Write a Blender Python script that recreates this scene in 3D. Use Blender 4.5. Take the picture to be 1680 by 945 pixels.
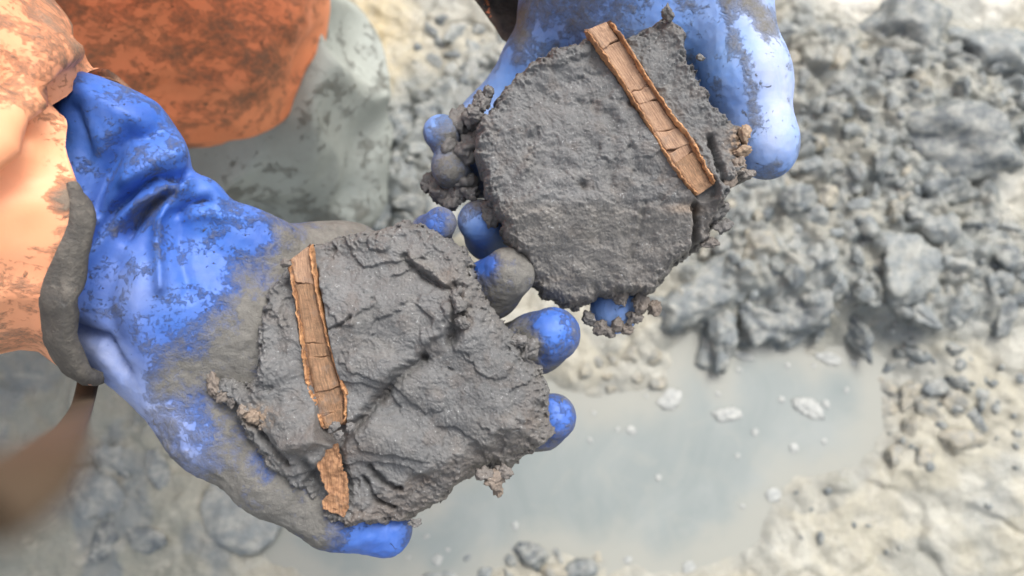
import bpy, math, random
import numpy as np
from mathutils import Matrix, Vector

# ------------------------------------------------------------------ camera, sky, sun, exposure
scene = bpy.context.scene
for o in list(bpy.data.objects):
    bpy.data.objects.remove(o)
W, H = 1680.0, 945.0                      # pixel frame used for measuring directions
HFOV = math.radians(65.0)
FPX = (W / 2) / math.tan(HFOV / 2)
CAM_Z = 0.92
TILT = math.radians(12.0)
cam_d = bpy.data.cameras.new("camera")
cam = bpy.data.objects.new("camera", cam_d)
scene.collection.objects.link(cam)
cam.location = (0, 0, CAM_Z)
cam.rotation_euler = (TILT, 0, 0)
cam_d.sensor_width = 36.0
cam_d.lens = 18.0 / math.tan(HFOV / 2)
cam_d.clip_start = 0.005
cam_d.clip_end = 500
cam_d.dof.use_dof = True
cam_d.dof.focus_distance = 0.345
cam_d.dof.aperture_fstop = cam_d.lens / 3.6
scene.camera = cam

SUN_EL, SUN_AZ = math.radians(58), math.radians(35)   # azimuth measured from +y towards +x
world = bpy.data.worlds.new("World")
scene.world = world
world.use_nodes = True
wn = world.node_tree
wn.nodes.clear()
sky = wn.nodes.new("ShaderNodeTexSky")
sky.sky_type = 'NISHITA'
sky.sun_disc = False
sky.sun_elevation = SUN_EL
sky.sun_rotation = SUN_AZ
sky.dust_density = 6.0
sky.ozone_density = 1.0
hs = wn.nodes.new("ShaderNodeHueSaturation")
hs.inputs['Saturation'].default_value = 0.40
bg = wn.nodes.new("ShaderNodeBackground")
bg.inputs['Strength'].default_value = 0.15
wo = wn.nodes.new("ShaderNodeOutputWorld")
wn.links.new(sky.outputs[0], hs.inputs['Color'])
wn.links.new(hs.outputs[0], bg.inputs['Color'])
wn.links.new(bg.outputs[0], wo.inputs['Surface'])

sl = bpy.data.lights.new("sun", 'SUN')
sl.energy = 0.9
sl.angle = math.radians(24)
sl.color = (1.0, 0.97, 0.92)
sun = bpy.data.objects.new("sun", sl)
scene.collection.objects.link(sun)
sdir = Vector((math.sin(SUN_AZ) * math.cos(SUN_EL), math.cos(SUN_AZ) * math.cos(SUN_EL), math.sin(SUN_EL)))
sun.rotation_euler = sdir.to_track_quat('Z', 'Y').to_euler()
sun.location = (0, 0, 3)

vs = scene.view_settings
vs.view_transform = 'Standard'
vs.look = 'None'
vs.gamma = 1.0
vs.use_curve_mapping = False
vs.exposure = 0.86

rng = np.random.default_rng(7)
random.seed(7)
ROT = np.array(Matrix.Rotation(TILT, 3, 'X'))
CAM = np.array([0, 0, CAM_Z])


# ------------------------------------------------------------------ helpers
def P(px, py, d):
    """pixel direction + distance along the view axis -> camera-frame point"""
    return np.array([(px - W / 2) / FPX * d, -(py - H / 2) / FPX * d, -d])


def to_world(v):
    return np.asarray(v) @ ROT.T + CAM


def PW(px, py, d):
    return to_world(P(px, py, d))


def ground_pt(px, py, z=0.0):
    """where the view direction meets the ground plane"""
    r = ROT @ P(px, py, 1.0)
    t = (z - CAM_Z) / r[2]
    return CAM + r * t


def ground_to_px(x, y, z=0.0):
    p = np.stack([x, y, np.full_like(x, z) if np.isscalar(z) else z], -1) - CAM
    c = p @ ROT
    return W / 2 + c[..., 0] / -c[..., 2] * FPX, H / 2 - c[..., 1] / -c[..., 2] * FPX


_perm = np.random.default_rng(3).permutation(256).astype(np.int32)
_perm = np.concatenate([_perm, _perm, _perm])
_g = np.random.default_rng(4).normal(size=(256, 3))
_g = (_g / np.linalg.norm(_g, axis=1, keepdims=True)).astype(np.float32)


def noise3(p):
    p = np.asarray(p, np.float32)
    i = np.floor(p).astype(np.int32)
    f = p - i
    u = f * f * f * (f * (f * 6 - 15) + 10)
    i &= 255
    out = 0
    for dx in (0, 1):
        wx = u[..., 0] if dx else 1 - u[..., 0]
        hx = _perm[(i[..., 0] + dx) & 255]
        for dy in (0, 1):
            wy = u[..., 1] if dy else 1 - u[..., 1]
            hy = _perm[hx + ((i[..., 1] + dy) & 255)]
            for dz in (0, 1):
                wz = u[..., 2] if dz else 1 - u[..., 2]
                g = _g[_perm[hy + ((i[..., 2] + dz) & 255)]]
                out = out + wx * wy * wz * (g[..., 0] * (f[..., 0] - dx) + g[..., 1] * (f[..., 1] - dy) + g[..., 2] * (f[..., 2] - dz))
    return out * 1.6


def fbm(p, octaves=4, gain=0.5, lac=2.03):
    p = np.asarray(p, np.float32)
    a, s = 1.0, 0.0
    for k in range(octaves):
        s = s + a * noise3(p + 17.3 * k)
        p = p * lac
        a *= gain
    return s


def ridged(p, octaves=3, gain=0.5):
    p = np.asarray(p, np.float32)
    a, s = 1.0, 0.0
    for k in range(octaves):
        s = s + a * (1 - np.abs(noise3(p + 31.7 * k)) * 2)
        p = p * 2.1
        a *= gain
    return s


def xyz(x, y, z=0.0):
    return np.stack([x, y, np.zeros_like(x) + z], -1)


def sstep(a, b, x):
    t = np.clip((x - a) / (b - a), 0, 1)
    return t * t * (3 - 2 * t)


def poly_sd(px, py, poly):
    """signed distance to a polygon, positive inside"""
    poly = np.asarray(poly, np.float32)
    d = np.full(px.shape, 1e9, np.float32)
    inside = np.zeros(px.shape, bool)
    n = len(poly)
    for k in range(n):
        a, b = poly[k], poly[(k + 1) % n]
        e = b - a
        wx, wy = px - a[0], py - a[1]
        t = np.clip((wx * e[0] + wy * e[1]) / (e @ e + 1e-9), 0, 1)
        d = np.minimum(d, np.hypot(wx - t * e[0], wy - t * e[1]))
        c = ((a[1] > py) != (b[1] > py)) & (px < (b[0] - a[0]) * (py - a[1]) / (b[1] - a[1] + 1e-12) + a[0])
        inside ^= c
    return np.where(inside, d, -d)


def line_d(px, py, pts):
    """distance to an open polyline"""
    pts = np.asarray(pts, np.float32)
    d = np.full(px.shape, 1e9, np.float32)
    for a, b in zip(pts[:-1], pts[1:]):
        e = b - a
        wx, wy = px - a[0], py - a[1]
        t = np.clip((wx * e[0] + wy * e[1]) / (e @ e + 1e-9), 0, 1)
        d = np.minimum(d, np.hypot(wx - t * e[0], wy - t * e[1]))
    return d


def vnormals(v, f):
    f = np.asarray(f)
    a, b, c = v[f[:, 0]], v[f[:, 1]], v[f[:, -2 if f.shape[1] == 3 else 2]]
    if f.shape[1] == 3:
        n = np.cross(b - a, v[f[:, 2]] - a)
    else:
        n = np.cross(v[f[:, 2]] - a, v[f[:, 3]] - b)
    out = np.zeros_like(v)
    for k in range(f.shape[1]):
        for q in range(3):
            out[:, q] += np.bincount(f[:, k], n[:, q], len(v))
    return out / (np.linalg.norm(out, axis=1, keepdims=True) + 1e-12)


def mesh(name, v, f, mat, smooth=True, attrs=None):
    me = bpy.data.meshes.new(name)
    v = np.asarray(v, np.float32)
    if isinstance(f, np.ndarray):
        nf, k = f.shape
        me.vertices.add(len(v))
        me.vertices.foreach_set('co', v.ravel())
        me.loops.add(nf * k)
        me.loops.foreach_set('vertex_index', f.astype(np.int32).ravel())
        me.polygons.add(nf)
        me.polygons.foreach_set('loop_start', np.arange(0, nf * k, k, dtype=np.int32))
        me.update(calc_edges=True)
    else:
        me.from_pydata(v.tolist(), [], f)
    if smooth:
        me.polygons.foreach_set('use_smooth', np.ones(len(me.polygons), bool))
    for nm, arr in (attrs or {}).items():
        arr = np.asarray(arr, np.float32)
        if arr.ndim == 1:
            at = me.attributes.new(nm, 'FLOAT', 'POINT')
            at.data.foreach_set('value', arr)
        else:
            at = me.attributes.new(nm, 'FLOAT_COLOR', 'POINT')
            if arr.shape[1] == 3:
                arr = np.concatenate([arr, np.ones((len(arr), 1), np.float32)], 1)
            at.data.foreach_set('color', arr.ravel())
    if mat:
        me.materials.append(mat)
    return me


def obj(name, me, parent=None, loc=(0, 0, 0), base=None, **props):
    """links an object; base = world point subtracted from vertices already in world space"""
    o = bpy.data.objects.new(name, me)
    scene.collection.objects.link(o)
    o.location = loc
    if parent is not None:
        o.parent = parent
    for k, v in props.items():
        o[k] = v
    return o


def world_mesh(name, v, f, mat, parent=None, attrs=None, smooth=True, **props):
    """vertices in world space; origin at the parent's base or at the bottom middle"""
    v = np.asarray(v, np.float64)
    if parent is not None:
        base = np.array(parent['_base'])
    else:
        base = np.array([v[:, 0].mean(), v[:, 1].mean(), v[:, 2].min()])
    me = mesh(name, v - base, f, mat, smooth, attrs)
    o = obj(name, me, parent, (0, 0, 0) if parent is not None else tuple(base), **props)
    if parent is None:
        o['_base'] = [float(q) for q in base]
    return o


def empty(name, base, **props):
    o = bpy.data.objects.new(name, None)
    scene.collection.objects.link(o)
    o.location = tuple(base)
    o.empty_display_size = 0.05
    o['_base'] = [float(q) for q in base]
    for k, v in props.items():
        o[k] = v
    return o


class Field:
    """a signed-distance grid polygonised with surface nets; camera-frame metres"""

    def __init__(self, lo, hi, h):
        self.lo = np.asarray(lo, np.float32)
        self.h = h
        self.n = np.maximum(((np.asarray(hi) - self.lo) / h).astype(int) + 1, 4)
        self.ax = [self.lo[k] + h * np.arange(self.n[k], dtype=np.float32) for k in range(3)]
        self.v = np.full(tuple(self.n), 1.0, np.float32)

    def box(self, lo, hi):
        a = np.clip(((np.asarray(lo) - self.lo) / self.h).astype(int), 0, self.n)
        b = np.clip(((np.asarray(hi) - self.lo) / self.h).astype(int) + 2, 0, self.n)
        return tuple(slice(int(p), int(q)) for p, q in zip(a, b))

    def pts(self, s):
        return np.stack(np.meshgrid(*[self.ax[k][s[k]] for k in range(3)], indexing='ij'), -1)

    def chain(self, pts, k=0.006, sub=False, flat=1.0, pad=0.02):
        """tapered rounded cones through (point, radius) stations, smoothly joined (or cut out)"""
        for (a, ra), (b, rb) in zip(pts[:-1], pts[1:]):
            R = max(ra, rb) + pad
            s = self.box(np.minimum(a, b) - R, np.maximum(a, b) + R)
            if any(q.stop <= q.start for q in s):
                continue
            p = self.pts(s)
            ab = (b - a).astype(np.float32)
            w = p - a.astype(np.float32)
            t = np.clip((w @ ab) / (ab @ ab + 1e-12), 0, 1)
            q = w - t[..., None] * ab
            q[..., 2] /= flat
            d = np.sqrt((q * q).sum(-1)) - (ra + t * (rb - ra))
            cur = self.v[s]
            if sub:
                d = -d
                hh = np.clip(0.5 - 0.5 * (cur - d) / k, 0, 1)
                self.v[s] = cur * (1 - hh) + d * hh + k * hh * (1 - hh)
            else:
                hh = np.clip(0.5 + 0.5 * (cur - d) / k, 0, 1)
                self.v[s] = cur * (1 - hh) + d * hh - k * hh * (1 - hh)

    def add(self, fn):
        s = tuple(slice(0, int(q)) for q in self.n)
        band = np.abs(self.v) < 0.06
        idx = np.nonzero(band)
        p = np.stack([self.ax[k][idx[k]] for k in range(3)], -1)
        self.v[idx] += fn(p).astype(np.float32)

    def nets(self):
        v = self.v
        ins = v < 0
        n = self.n
        cnt = np.zeros(tuple(n - 1), np.float32)
        acc = np.zeros(tuple(n - 1) + (3,), np.float32)
        for ax in range(3):
            sl0 = [slice(None)] * 3; sl1 = [slice(None)] * 3
            sl0[ax] = slice(0, -1); sl1[ax] = slice(1, None)
            a, b = v[tuple(sl0)], v[tuple(sl1)]
            cr = (a < 0) != (b < 0)
            t = np.where(cr, a / np.where(cr, a - b, 1), 0)
            o = [q for q in range(3) if q != ax]
            for d0 in (0, 1):
                for d1 in (0, 1):
                    s = [slice(None)] * 3
                    s[o[0]] = slice(d0, n[o[0]] - 1 + d0)
                    s[o[1]] = slice(d1, n[o[1]] - 1 + d1)
                    c = cr[tuple(s)]
                    cnt += c
                    acc[..., ax] += np.where(c, t[tuple(s)], 0)
                    if d0: acc[..., o[0]] += c
                    if d1: acc[..., o[1]] += c
        act = cnt > 0
        ids = np.full(act.shape, -1, np.int64)
        ids[act] = np.arange(act.sum())
        cell = np.stack(np.nonzero(act), -1)
        verts = self.lo + self.h * (cell + acc[act] / cnt[act][:, None])
        quads = []
        for ax in range(3):
            o = [(ax + 1) % 3, (ax + 2) % 3]
            sl0 = [slice(None)] * 3; sl1 = [slice(None)] * 3
            sl0[ax] = slice(0, -1); sl1[ax] = slice(1, None)
            a, b = ins[tuple(sl0)], ins[tuple(sl1)]
            s = [slice(None)] * 3
            s[o[0]] = slice(1, -1); s[o[1]] = slice(1, -1)
            off = np.zeros(3, int); off[o[0]] = 1; off[o[1]] = 1
            for flip in (False, True):
                c = (a & ~b) if not flip else (~a & b)
                i = np.stack(np.nonzero(c[tuple(s)]), -1) + off
                if not len(i):
                    continue
                e0 = np.zeros(3, int); e0[o[0]] = 1
                e1 = np.zeros(3, int); e1[o[1]] = 1
                q = [i - e0 - e1, i - e1, i, i - e0]
                q = [ids[tuple(w.T)] for w in q]
                if flip:
                    q = q[::-1]
                quads.append(np.stack(q, -1))
        return verts.astype(np.float64), np.concatenate(quads)


def rp(r, d):
    return r * d / FPX


def ch(*pts):
    """(px, py, depth, radius px) stations -> chain stations"""
    return [(P(a, b, d), rp(r, d)) for a, b, d, r in pts]


def smooth_mesh(v, f, it=2, lam=0.5):
    for _ in range(it):
        acc = np.zeros_like(v); c = np.zeros(len(v))
        k = f.shape[1]
        for q in range(k):
            a, b = f[:, q], f[:, (q + 1) % k]
            for w in range(3):
                acc[:, w] += np.bincount(a, v[b, w], len(v)) + np.bincount(b, v[a, w], len(v))
            c += np.bincount(a, minlength=len(v)) + np.bincount(b, minlength=len(v))
        v = v + lam * (acc / np.maximum(c, 1)[:, None] - v)
    return v


def grid_faces(nu, nv, wrap_v=False):
    i = np.arange(nu - 1)[:, None]
    j = np.arange(nv if wrap_v else nv - 1)[None]
    j1 = (j + 1) % nv
    return np.stack([i * nv + j, i * nv + j1, (i + 1) * nv + j1, (i + 1) * nv + j], -1).reshape(-1, 4)


def resample(pts, n, closed=True):
    """smooth resampling of a polyline (Catmull-Rom)"""
    pts = np.asarray(pts, float)
    m = len(pts)
    t = np.linspace(0, m if closed else m - 1, n, endpoint=not closed)
    i = np.floor(t).astype(int)
    if not closed:
        i = np.minimum(i, m - 2)
    f = (t - i)[:, None]
    g = (lambda k: pts[k % m]) if closed else (lambda k: pts[np.clip(k, 0, m - 1)])
    p0, p1, p2, p3 = g(i - 1), g(i), g(i + 1), g(i + 2)
    return 0.5 * (2 * p1 + (p2 - p0) * f + (2 * p0 - 5 * p1 + 4 * p2 - p3) * f ** 2 + (3 * p1 - p0 - 3 * p2 + p3) * f ** 3)


# ------------------------------------------------------------------ materials
def new_mat(name):
    m = bpy.data.materials.new(name)
    m.use_nodes = True
    nt = m.node_tree
    return m, nt, nt.nodes['Principled BSDF']


class N:
    """small node-wiring helper"""

    def __init__(self, nt):
        self.nt = nt
        tc = nt.nodes.new("ShaderNodeTexCoord")
        self.co = tc.outputs['Object']

    def link(self, a, b):
        self.nt.links.new(a, b)

    def noise(self, scale, detail=4, rough=0.55, dist=0.0, co=None, out='Fac'):
        n = self.nt.nodes.new("ShaderNodeTexNoise")
        n.inputs['Scale'].default_value = scale
        n.inputs['Detail'].default_value = detail
        n.inputs['Roughness'].default_value = rough
        n.inputs['Distortion'].default_value = dist
        self.link(co or self.co, n.inputs['Vector'])
        return n.outputs[out]

    def voro(self, scale, feature='F1', co=None):
        n = self.nt.nodes.new("ShaderNodeTexVoronoi")
        n.feature = feature
        n.inputs['Scale'].default_value = scale
        self.link(co or self.co, n.inputs['Vector'])
        return n.outputs['Distance']

    def scaled(self, s, co=None, rot=(0, 0, 0)):
        n = self.nt.nodes.new("ShaderNodeMapping")
        n.inputs['Scale'].default_value = s
        n.inputs['Rotation'].default_value = rot
        self.link(co or self.co, n.inputs['Vector'])
        return n.outputs[0]

    def attr(self, name, out='Fac'):
        n = self.nt.nodes.new("ShaderNodeAttribute")
        n.attribute_name = name
        return n.outputs[out]

    def math(self, op, a, b=None, c=None, clamp=False):
        n = self.nt.nodes.new("ShaderNodeMath")
        n.operation = op
        n.use_clamp = clamp
        for k, q in enumerate((a, b, c)):
            if q is None: continue
            if isinstance(q, (int, float)): n.inputs[k].default_value = q
            else: self.link(q, n.inputs[k])
        return n.outputs[0]

    def ramp(self, fac, stops):
        n = self.nt.nodes.new("ShaderNodeValToRGB")
        while len(n.color_ramp.elements) < len(stops):
            n.color_ramp.elements.new(0.5)
        for e, (p, c) in zip(n.color_ramp.elements, stops):
            e.position = p
            e.color = (c, c, c, 1) if isinstance(c, (int, float)) else tuple(c) + (1,)
        self.link(fac, n.inputs['Fac'])
        return n.outputs['Color']

    def mix(self, fac, a, b, mode='MIX'):
        n = self.nt.nodes.new("ShaderNodeMix")
        n.data_type = 'RGBA'
        n.blend_type = mode
        for sck, q in ((n.inputs[0], fac), (n.inputs[6], a), (n.inputs[7], b)):
            if isinstance(q, (int, float)): sck.default_value = q
            elif isinstance(q, tuple): sck.default_value = q + (1,)
            else: self.link(q, sck)
        return n.outputs[2]

    def bump(self, h, strength, dist, normal=None):
        n = self.nt.nodes.new("ShaderNodeBump")
        n.inputs['Strength'].default_value = strength
        n.inputs['Distance'].default_value = dist
        self.link(h, n.inputs['Height'])
        if normal is not None:
            self.link(normal, n.inputs['Normal'])
        return n.outputs[0]


def muddy(name, base, base2, mud, mud2, rough, scale, thick=0.0012, streak=(1, 1, 1), film_or_lit=None, rot=(0, 0, 0), sheen=0.5, dark=None):
    """coated cloth or rubber with mud stuck to it; attribute 'mud' says how much"""
    m, nt, b = new_mat(name)
    n = N(nt)
    co = n.scaled(streak, rot=rot)
    big = n.noise(scale, 10, 0.74, 0.25, co)
    fine = n.noise(scale * 7, 6, 0.75, 0.0, co)
    s = n.math('ADD', n.math('MULTIPLY', big, 0.72), n.math('MULTIPLY', fine, 0.28))
    fleck = n.ramp(n.math('ADD', n.noise(scale * 3.2, 6, 0.75, 0.6), n.math('MULTIPLY', n.attr('mud'), 0.5)), [(0.0, 0.0), (0.665, 0.0), (0.73, 0.85), (1.0, 1.0)])
    s = n.math('ADD', s, n.attr('mud'))
    mask = n.math('MAXIMUM', n.ramp(s, [(0.0, 0.0), (0.60, 0.0), (0.70, 0.65), (0.80, 1.0), (1.0, 1.0)]), fleck)
    smear = n.ramp(n.math('ADD', n.noise(scale * 0.6, 8, 0.72, 0.3, co), n.math('MULTIPLY', n.attr('mud'), 0.7)), [(0.0, 0.0), (0.40, 0.05), (0.75, 0.85), (1.0, 0.95)])
    c = n.mix(n.ramp(n.noise(scale * 0.5, 4, 0.6), [(0.3, 0.0), (0.7, 1.0)]), base, base2)
    c = n.mix(n.math('MULTIPLY', smear, 0.55), c, film_or_lit or mud2)
    c = n.mix(n.math('MULTIPLY', n.attr('film_or_lit'), n.ramp(n.noise(scale * 0.8, 6, 0.7, 0.5), [(0.3, 0.45), (0.65, 1.0)])), c, (0.40, 0.43, 0.54))
    mc = n.mix(n.ramp(n.noise(scale * 2.5, 5, 0.7), [(0.35, 0.0), (0.65, 1.0)]), mud, mud2)
    c = n.mix(mask, c, mc)
    n.link(c, b.inputs['Base Color'])
    r = n.math('ADD', n.math('MULTIPLY', mask, 0.85 - rough), rough)
    r = n.math('ADD', r, n.math('MULTIPLY', smear, 0.12))
    n.link(r, b.inputs['Roughness'])
    b.inputs['Specular IOR Level'].default_value = sheen
    hgt = n.math('ADD', n.math('MULTIPLY', mask, n.math('ADD', n.math('MULTIPLY', n.noise(scale * 9, 6, 0.75), 0.9), n.math('MULTIPLY', n.noise(scale * 2.2, 5, 0.65), 1.6))), n.math('ADD', n.math('MULTIPLY', n.noise(scale * 12, 3, 0.6), 0.08), n.math('MULTIPLY', n.noise(scale * 2.5, 4, 0.6), 0.22)))
    n.link(n.bump(hgt, 0.9, thick), b.inputs['Normal'])
    return m


MUD, MUD2 = (0.140, 0.135, 0.122), (0.205, 0.198, 0.180)
M_glove = muddy("blue_rubber_muddy", (0.018, 0.088, 0.410), (0.038, 0.150, 0.540), MUD, MUD2, 0.52, 62, film_or_lit=(0.13, 0.20, 0.44))
M_glove_b = muddy("blue_rubber_film", (0.075, 0.205, 0.590), (0.150, 0.315, 0.680), MUD, MUD2, 0.58, 62, film_or_lit=(0.34, 0.37, 0.43))
M_orange = muddy("orange_oilskin_muddy", (0.76, 0.215, 0.080), (0.84, 0.290, 0.120), (0.095, 0.080, 0.058), (0.17, 0.135, 0.09), 0.5, 27, streak=(1.0, 2.0, 1.5), rot=(0, 0, 0.5), film_or_lit=(0.66, 0.235, 0.11))
M_sleeve = muddy("orange_oilskin_sleeve", (0.86, 0.33, 0.16), (0.90, 0.42, 0.22), (0.15, 0.12, 0.095), (0.24, 0.19, 0.14), 0.5, 36, streak=(1.0, 2.4, 1.6), rot=(0, 0, 0.9), film_or_lit=(0.72, 0.34, 0.20), thick=0.0008)
M_cuff = muddy("charcoal_cuff", (0.075, 0.074, 0.075), (0.115, 0.110, 0.105), (0.12, 0.11, 0.095), (0.22, 0.20, 0.17), 0.7, 60, film_or_lit=(0.17, 0.16, 0.14))
M_wader = muddy("grey_green_wader", (0.28, 0.31, 0.285), (0.40, 0.43, 0.395), (0.18, 0.17, 0.135), (0.27, 0.26, 0.21), 0.62, 26, film_or_lit=(0.20, 0.20, 0.165), thick=0.004)
M_strap = muddy("brown_strap", (0.050, 0.030, 0.016), (0.075, 0.046, 0.024), (0.07, 0.055, 0.04), (0.1, 0.08, 0.05), 0.7, 60)
M_skin, _, _b = new_mat("skin")
_b.inputs['Base Color'].default_value = (0.55, 0.32, 0.23, 1); _b.inputs['Roughness'].default_value = 0.55


def clay_mat():
    m, nt, b = new_mat("dark_clay")
    n = N(nt)
    big = n.noise(28, 5, 0.6, 0.4)
    mid = n.noise(110, 6, 0.7)
    grain = n.noise(900, 4, 0.7)
    c = n.mix(n.ramp(big, [(0.35, 0.0), (0.68, 1.0)]), (0.116, 0.118, 0.118), (0.165, 0.167, 0.167))
    c = n.mix(n.math('MULTIPLY', n.attr('brown'), n.ramp(mid, [(0.2, 0.35), (0.7, 1.0)])), c, (0.122, 0.100, 0.085))
    c = n.mix(n.math('MULTIPLY', n.attr('smear'), 0.75), c, (0.190, 0.179, 0.162))
    c = n.mix(n.ramp(mid, [(0.35, 0.45), (0.6, 0.0)]), c, (0.115, 0.112, 0.11))
    c = n.mix(n.ramp(grain, [(0.35, 0.5), (0.52, 0.0)]), c, (0.09, 0.09, 0.09))
    c = n.mix(n.ramp(n.noise(700, 3, 0.6, co=n.scaled((1, 1, 1))), [(0.62, 0.0), (0.74, 0.6)]), c, (0.42, 0.43, 0.43))
    c = n.mix(n.attr('tan'), c, (0.36, 0.25, 0.16))
    n.link(c, b.inputs['Base Color'])
    n.link(n.ramp(n.noise(500, 3, 0.6), [(0.35, 0.5), (0.65, 0.85)]), b.inputs['Roughness'])
    b.inputs['Specular IOR Level'].default_value = 0.45
    h1 = n.bump(grain, 0.55, 0.0007)
    h2 = n.bump(n.noise(420, 5, 0.75), 0.4, 0.0010, h1)
    n.link(h2, b.inputs['Normal'])
    return m


M_clay = clay_mat()


def reed_mat(name, a, b2, dark):
    """plant tissue with grain running along the stem ('grain' holds across / along coordinates in mm)"""
    m, nt, b = new_mat(name)
    n = N(nt)
    g = n.attr('grain', 'Vector')
    fibre = n.noise(1.0, 5, 0.65, 0.3, n.scaled((1.6, 0.16, 1.0), g))
    c = n.mix(n.ramp(n.noise(0.22, 4, 0.6, 0.4, g), [(0.3, 0.0), (0.7, 1.0)]), a, b2)
    c = n.mix(n.ramp(fibre, [(0.34, 0.85), (0.60, 0.0)]), c, dark)
    c = n.mix(n.ramp(n.noise(320, 5, 0.75), [(0.32, 0.7), (0.50, 0.0)]), c, dark)
    c = n.mix(n.ramp(n.noise(120, 5, 0.7), [(0.56, 0.0), (0.72, 0.6)]), c, (0.19, 0.165, 0.14))
    n.link(c, b.inputs['Base Color'])
    b.inputs['Roughness'].default_value = 0.72
    h = n.bump(fibre, 0.5, 0.0008)
    n.link(n.bump(n.noise(600, 5, 0.75), 0.6, 0.0008, h), b.inputs['Normal'])
    return m


M_reed_rim = reed_mat("reed_rim", (0.47, 0.225, 0.095), (0.58, 0.320, 0.150), (0.17, 0.080, 0.04))
M_shred = reed_mat("stem_shred", (0.34, 0.170, 0.080), (0.44, 0.245, 0.125), (0.17, 0.085, 0.045))
M_reed_in = reed_mat("reed_inner", (0.28, 0.155, 0.085), (0.38, 0.225, 0.125), (0.13, 0.080, 0.045))
M_reed_pale = reed_mat("reed_inner_pale", (0.40, 0.245, 0.150), (0.47, 0.305, 0.195), (0.20, 0.12, 0.08))
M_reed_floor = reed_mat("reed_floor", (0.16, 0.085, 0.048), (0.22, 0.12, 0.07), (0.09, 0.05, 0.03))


def ground_mat():
    m, nt, b = new_mat("mud_ground")
    n = N(nt)
    col = n.attr('tone', 'Color')
    f1 = n.noise(45, 7, 0.7, 0.4)
    f2 = n.noise(220, 5, 0.7)
    c = n.mix(n.ramp(f1, [(0.35, 0.55), (0.65, 0.0)]), col, (0.27, 0.26, 0.215))
    c = n.mix(n.ramp(n.noise(26, 5, 0.65, 0.8), [(0.56, 0.0), (0.70, 0.55)]), c, (0.44, 0.425, 0.355))
    c = n.mix(n.ramp(f2, [(0.3, 0.35), (0.5, 0.0)]), c, (0.15, 0.155, 0.15))
    n.link(c, b.inputs['Base Color'])
    n.link(n.ramp(n.noise(18, 4, 0.6), [(0.4, 0.20), (0.6, 0.50)]), b.inputs['Roughness'])
    h = n.bump(f2, 0.5, 0.003)
    h = n.bump(f1, 0.45, 0.008, h)
    n.link(h, b.inputs['Normal'])
    return m


M_ground = ground_mat()


def clod_mat(name, a, b2, pale):
    m, nt, b = new_mat(name)
    n = N(nt)
    oi = nt.nodes.new("ShaderNodeObjectInfo")
    geo = nt.nodes.new("ShaderNodeNewGeometry")
    c = n.mix(oi.outputs['Random'], a, b2)
    co = geo.outputs['Position']
    c = n.mix(n.ramp(n.noise(60, 6, 0.65, 0.3, co), [(0.43, 0.0), (0.60, 0.85)]), c, pale)
    c = n.mix(n.ramp(n.noise(170, 5, 0.7, 0, co), [(0.32, 0.5), (0.52, 0.0)]), c, (0.085, 0.095, 0.10))
    n.link(c, b.inputs['Base Color'])
    n.link(n.ramp(n.noise(90, 4, 0.6, 0, co), [(0.40, 0.20), (0.62, 0.55)]), b.inputs['Roughness'])
    h = n.bump(n.noise(320, 5, 0.7, 0, co), 0.55, 0.0025)
    n.link(n.bump(n.noise(110, 5, 0.65, 0, co), 0.4, 0.006, h), b.inputs['Normal'])
    return m


M_clod = clod_mat("grey_clay_clod", (0.095, 0.112, 0.120), (0.220, 0.243, 0.244), (0.325, 0.330, 0.298))
M_clod_tan = clod_mat("tan_clay_clod", (0.30, 0.275, 0.21), (0.36, 0.335, 0.265), (0.24, 0.245, 0.225))


def water_mat():
    m, nt, b = new_mat("milky_water")
    n = N(nt)
    c = n.mix(n.ramp(n.noise(5, 5, 0.6, 1.5), [(0.35, 0.0), (0.65, 1.0)]), (0.188, 0.217, 0.213), (0.250, 0.272, 0.262))
    c = n.mix(n.ramp(n.noise(14, 6, 0.65, 2.0), [(0.5, 0.0), (0.8, 0.5)]), c, (0.285, 0.292, 0.262))
    c = n.mix(n.attr('silt'), c, (0.280, 0.285, 0.255))
    n.link(c, b.inputs['Base Color'])
    b.inputs['Roughness'].default_value = 0.08
    b.inputs['IOR'].default_value = 1.33
    n.link(n.bump(n.noise(22, 3, 0.5, 0.6), 0.12, 0.004), b.inputs['Normal'])
    return m


M_water = water_mat()
M_foam, _nt, _b = new_mat("foam")
_n = N(_nt)
_n.link(_n.mix(_n.ramp(_n.noise(120, 4, 0.6), [(0.35, 0.0), (0.65, 1.0)]), (0.27, 0.285, 0.275), (0.37, 0.38, 0.36)), _b.inputs['Base Color'])
_b.inputs['Roughness'].default_value = 0.5
_n.link(_n.bump(_n.voro(260), 0.5, 0.002), _b.inputs['Normal'])

# ------------------------------------------------------------------ the ground
PUDDLE = [(560, 960), (455, 915), (430, 880), (470, 850), (520, 840), (700, 800), (800, 700), (900, 640), (935, 655), (985, 672), (1040, 655), (1095, 645), (1105, 585), (1135, 548), (1160, 590), (1180, 600),
          (1195, 574), (1240, 562), (1300, 572), (1330, 588), (1372, 568), (1425, 572), (1450, 590), (1452, 640), (1432, 685), (1415, 730), (1390, 765), (1330, 768), (1282, 788), (1258, 830), (1242, 875), (1205, 905), (1120, 925),
          (1050, 915), (965, 915), (920, 900), (870, 905), (800, 925), (740, 960)]
HEAP = [(1090, 480), (1130, 300), (1235, 120), (1290, 30), (1420, 40), (1510, 15), (1560, 60), (1690, 60), (1700, 270), (1600, 290), (1700, 400), (1690, 520), (1520, 545), (1420, 560), (1330, 575), (1230, 560), (1160, 570), (1110, 540)]
RIDGE_L = [(590, 205), (660, 170), (740, 130), (830, 90), (860, 200), (780, 340), (660, 375), (590, 350)]
dx = 0.0025
xs = np.arange(-0.80, 0.80, dx)
ys = np.arange(-0.36, 0.82, dx)
far = np.cumsum(dx * 1.2 ** np.arange(1, 54))
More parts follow.
